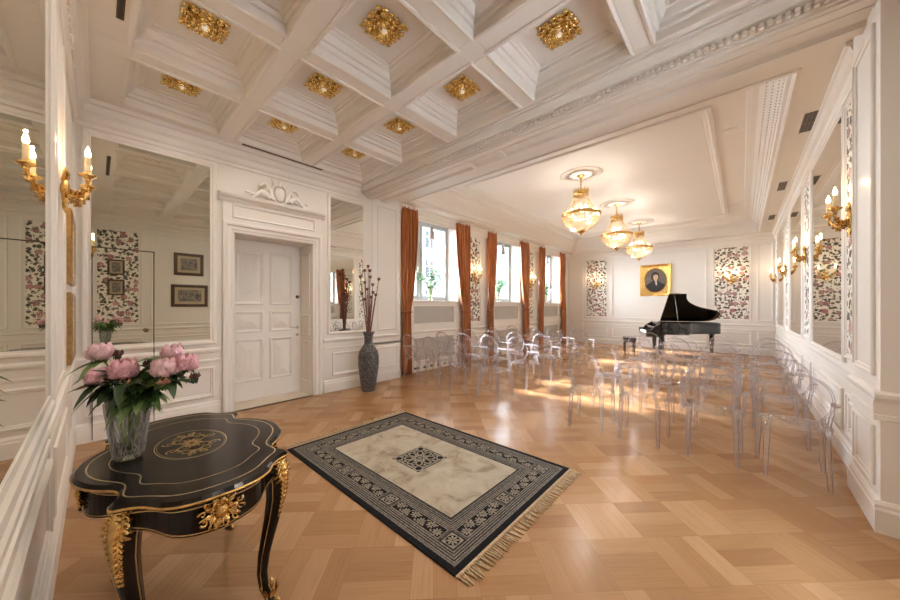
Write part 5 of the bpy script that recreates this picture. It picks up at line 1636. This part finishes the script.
PE = [('pink peony highest over the vase on the side wall with the sconce', -0.155, 0.02, 1.283, 0.062, 'petal2'),
      ('pink peony lowest in the bunch, towards the near side wall', -0.083, -0.05, 1.178, 0.060, 'petal'),
      ('large pink peony in the middle front of the bunch', 0.027, -0.05, 1.211, 0.068, 'petal'),
      ('pink peony at the top of the bunch on the door side', 0.166, 0.05, 1.274, 0.058, 'petal2'),
      ('large pale peony below the top one on the door side', 0.198, -0.03, 1.216, 0.066, 'petal2'),
      ('round pink peony leaning out of the bunch towards the door', 0.259, 0.02, 1.226, 0.056, 'petal')]
for i, (lab, ax_, dp, z_, R_, mt) in enumerate(PE): peony(lab, ax_, dp, z_, R_ * 0.72, mt, 1.0, 6, 'peony', i)
BU = [('coral peony bud between the middle blooms', 0.055, -0.06, 1.144, 0.024, 'bud'), ('coral peony bud below the pale door-side bloom', 0.211, -0.05, 1.146, 0.022, 'bud'),
      ('dark closed bud hanging out towards the door', 0.314, 0.0, 1.163, 0.018, 'budd'), ('dark closed bud above the middle bloom', -0.104, 0.05, 1.26, 0.018, 'budd'), ('dark closed bud between the two flower clusters', 0.039, 0.06, 1.214, 0.018, 'budd')]
for i, (lab, ax_, dp, z_, R_, mt) in enumerate(BU): peony(lab, ax_, dp, z_, R_ * 0.85, mt, 0.2, 4, 'peony_bud', 20 + i)

# ================================================================== FLOOR VASE WITH DRIED STALKS
FX, FY = -4.90, 3.24
t = thing('floor_vase', 'tall grey patterned floor vase beside the entrance wall pilaster', 'vase', (FX, FY, 0))
m = MB(); m.lathe([(0.105, 0.0), (0.115, 0.012), (0.118, 0.03), (0.135, 0.15), (0.158, 0.32), (0.176, 0.50), (0.178, 0.60), (0.160, 0.70), (0.115, 0.775), (0.080, 0.82), (0.072, 0.88), (0.075, 0.97), (0.095, 1.02), (0.112, 1.035), (0.108, 1.042), (0.07, 0.99), (0.06, 0.88)], 40, caps=(True, False))
m.build('vase_body', 'pewter', parent=t)
m = MB()
for z, r_ in ((0.03, 0.119), (0.52, 0.179), (0.70, 0.161), (0.80, 0.095), (0.965, 0.076)):
    m = MB(); m.tube([(r_ * cos(a), r_ * sin(a), z) for a in [2 * pi * k / 36 for k in range(36)]], 0.005, 6, closed=True); m.build('raised_band', 'pewter', parent=t)
for k in range(12):
    a = 2 * pi * k / 12
    m = MB(); m.tube([(r_ * cos(a), r_ * sin(a), z) for r_, z in ((0.120, 0.05), (0.136, 0.15), (0.159, 0.32), (0.177, 0.50))], 0.004, 5); m.build('raised_rib', 'pewter', parent=t)
rn = random.Random(5)
pos_ = [(-0.18, 2.02), (-0.10, 1.92), (-0.06, 2.12), (-0.03, 1.80), (0.0, 2.20), (0.02, 2.02), (0.05, 2.12), (0.08, 1.88), (0.10, 1.74), (0.20, 1.98), (0.14, 1.70), (-0.13, 1.72), (0.04, 1.66), (-0.08, 1.62)]
words_ = ['leaning out towards the door', 'second from the door side', 'tall one left of the tallest', 'short one below the tallest', 'standing tallest in the vase', 'just below the tallest tip', 'tall one on the window side', 'middling one on the window side',
          'short one bent to the windows', 'leaning out towards the windows', 'low one near the rim, window side', 'low one near the rim, door side', 'low in the centre front', 'lowest in the centre back']
words_[2] = 'tall one on the door side'
for i, ((rx, z), w) in enumerate(zip(pos_, words_)):
    s_ = thing('dried_stalk', 'dark dried seed stalk in the floor vase, ' + w, 'dried flower', (FX, FY, 0), 0, 'dried stalks in the floor vase')
    rx *= 0.85; dy = rn.uniform(-0.07, 0.07)
    tp = RG * rx + FWv * dy
    b0 = Vector((rn.uniform(-.03, .03), rn.uniform(-.03, .03), 0.80)); nk = Vector((tp.x * 0.2, tp.y * 0.2, 1.03))
    m = MB(); m.tube([b0, nk, Vector((tp.x * .65, tp.y * .65, 1.03 + (z - 1.03) * .6)), Vector((tp.x, tp.y, z))], [0.007, 0.007, 0.006, 0.004], 6)
    for q in range(5):
        f = 0.2 + 0.15 * q; c = nk.lerp(Vector((tp.x, tp.y, z)), f); an = rn.random() * 6.28
        lance(m, c, (0.15 * cos(an), 0.15 * sin(an), 1), 0.07, 0.014, 0.0)
    m.build('stalk', 'twig', parent=s_)
    m = MB(); m.ball((tp.x, tp.y, z), 0.026, 8, 6, None, (1, 1, 1.1))
    for q in range(8):
        an = 2 * pi * q / 8; m.tube([(tp.x, tp.y, z), (tp.x + 0.038 * cos(an), tp.y + 0.038 * sin(an), z + 0.025)], [0.006, 0.001], 4)
    m.build('seed_head', 'twig', parent=s_)

# ================================================================== OUTSIDE THE WINDOWS
mb = MB(); mb.box((-40, -30, -3.2), (-6.6, 90, -3.0)); struct(mb, 'ground_courtyard', 'ground')
def building(label, x, y0, y1, z1, floors, pitch):
    t = thing('street_building', label, 'building', (x, (y0 + y1) / 2, -3.0), 0, 'pale buildings across the courtyard')
    oy = (y0 + y1) / 2
    m = MB(); m.box((-9, y0 - oy, 0), (0, y1 - oy, z1 + 3)); m.box((0, y0 - oy, z1 + 2.6), (0.35, y1 - oy, z1 + 3.0)); m.build('facade_wall', 'facade', parent=t)
    yy = y0 + 1.2; 
    while yy < y1 - 1.5:
        for f in range(floors):
            z0 = 1.0 + 3.4 * f
            w = MB(); w.box((0, yy - oy, z0), (0.03, yy + 1.15 - oy, z0 + 2.0)); wo = w.build('window', 'facadeglass', parent=t)
            s_ = MB(); s_.box((0, yy - 0.08 - oy, z0 - 0.1), (0.10, yy + 1.23 - oy, z0)); s_.box((0.02, yy + 0.54 - oy, z0), (0.06, yy + 0.61 - oy, z0 + 2)); s_.box((0.02, yy - oy, z0 + 1.3), (0.06, yy + 1.15 - oy, z0 + 1.37)); s_.build('window_frame', 'pvc', parent=wo)
        yy += pitch
building('pale rendered building with dark windows seen through the first window', -27.0, 21.0, 38.0, 15.0, 4, 3.3)
building('pale rendered building further down the courtyard behind the first', -30.0, 42.0, 80.0, 14.0, 4, 3.6)
def tree(label, p, h, R_, seed):
    rn = random.Random(seed)
    t = thing('courtyard_tree', label, 'tree', p, 0, 'courtyard trees')
    m = MB(); m.tube([(0, 0, 0), (0.1, 0, h * 0.4), (0, 0.1, h * 0.8)], [0.2, 0.14, 0.06], 8)
    for k in range(6):
        a = k * 1.05; m.tube([(0.05, 0, h * (0.35 + 0.06 * k)), (R_ * 0.6 * cos(a), R_ * 0.6 * sin(a), h * (0.5 + 0.07 * k))], [0.07, 0.02], 6)
    m.build('trunk', 'bark', parent=t)
    m = MB()
    for k in range(1600):
        a = rn.random() * 6.28; b = math.acos(rn.uniform(-1, 1)); q = R_ * rn.random() ** 0.35
        c = (q * sin(b) * cos(a), q * sin(b) * sin(a), h * 0.68 + q * cos(b) * 1.15)
        lance(m, c, (rn.uniform(-1, 1), rn.uniform(-1, 1), rn.uniform(-0.6, 0.6)), 0.38, 0.22, 0.05, None, 3)
    m.build('crown', 'foliage', parent=t)
tree('leafy green tree seen past the curtain of the first window', (-16.5, 12.6, -3.0), 7.2, 1.7, 1)
tree('leafy green tree low outside the second window', (-22.0, 27.5, -3.0), 5.5, 1.8, 2)
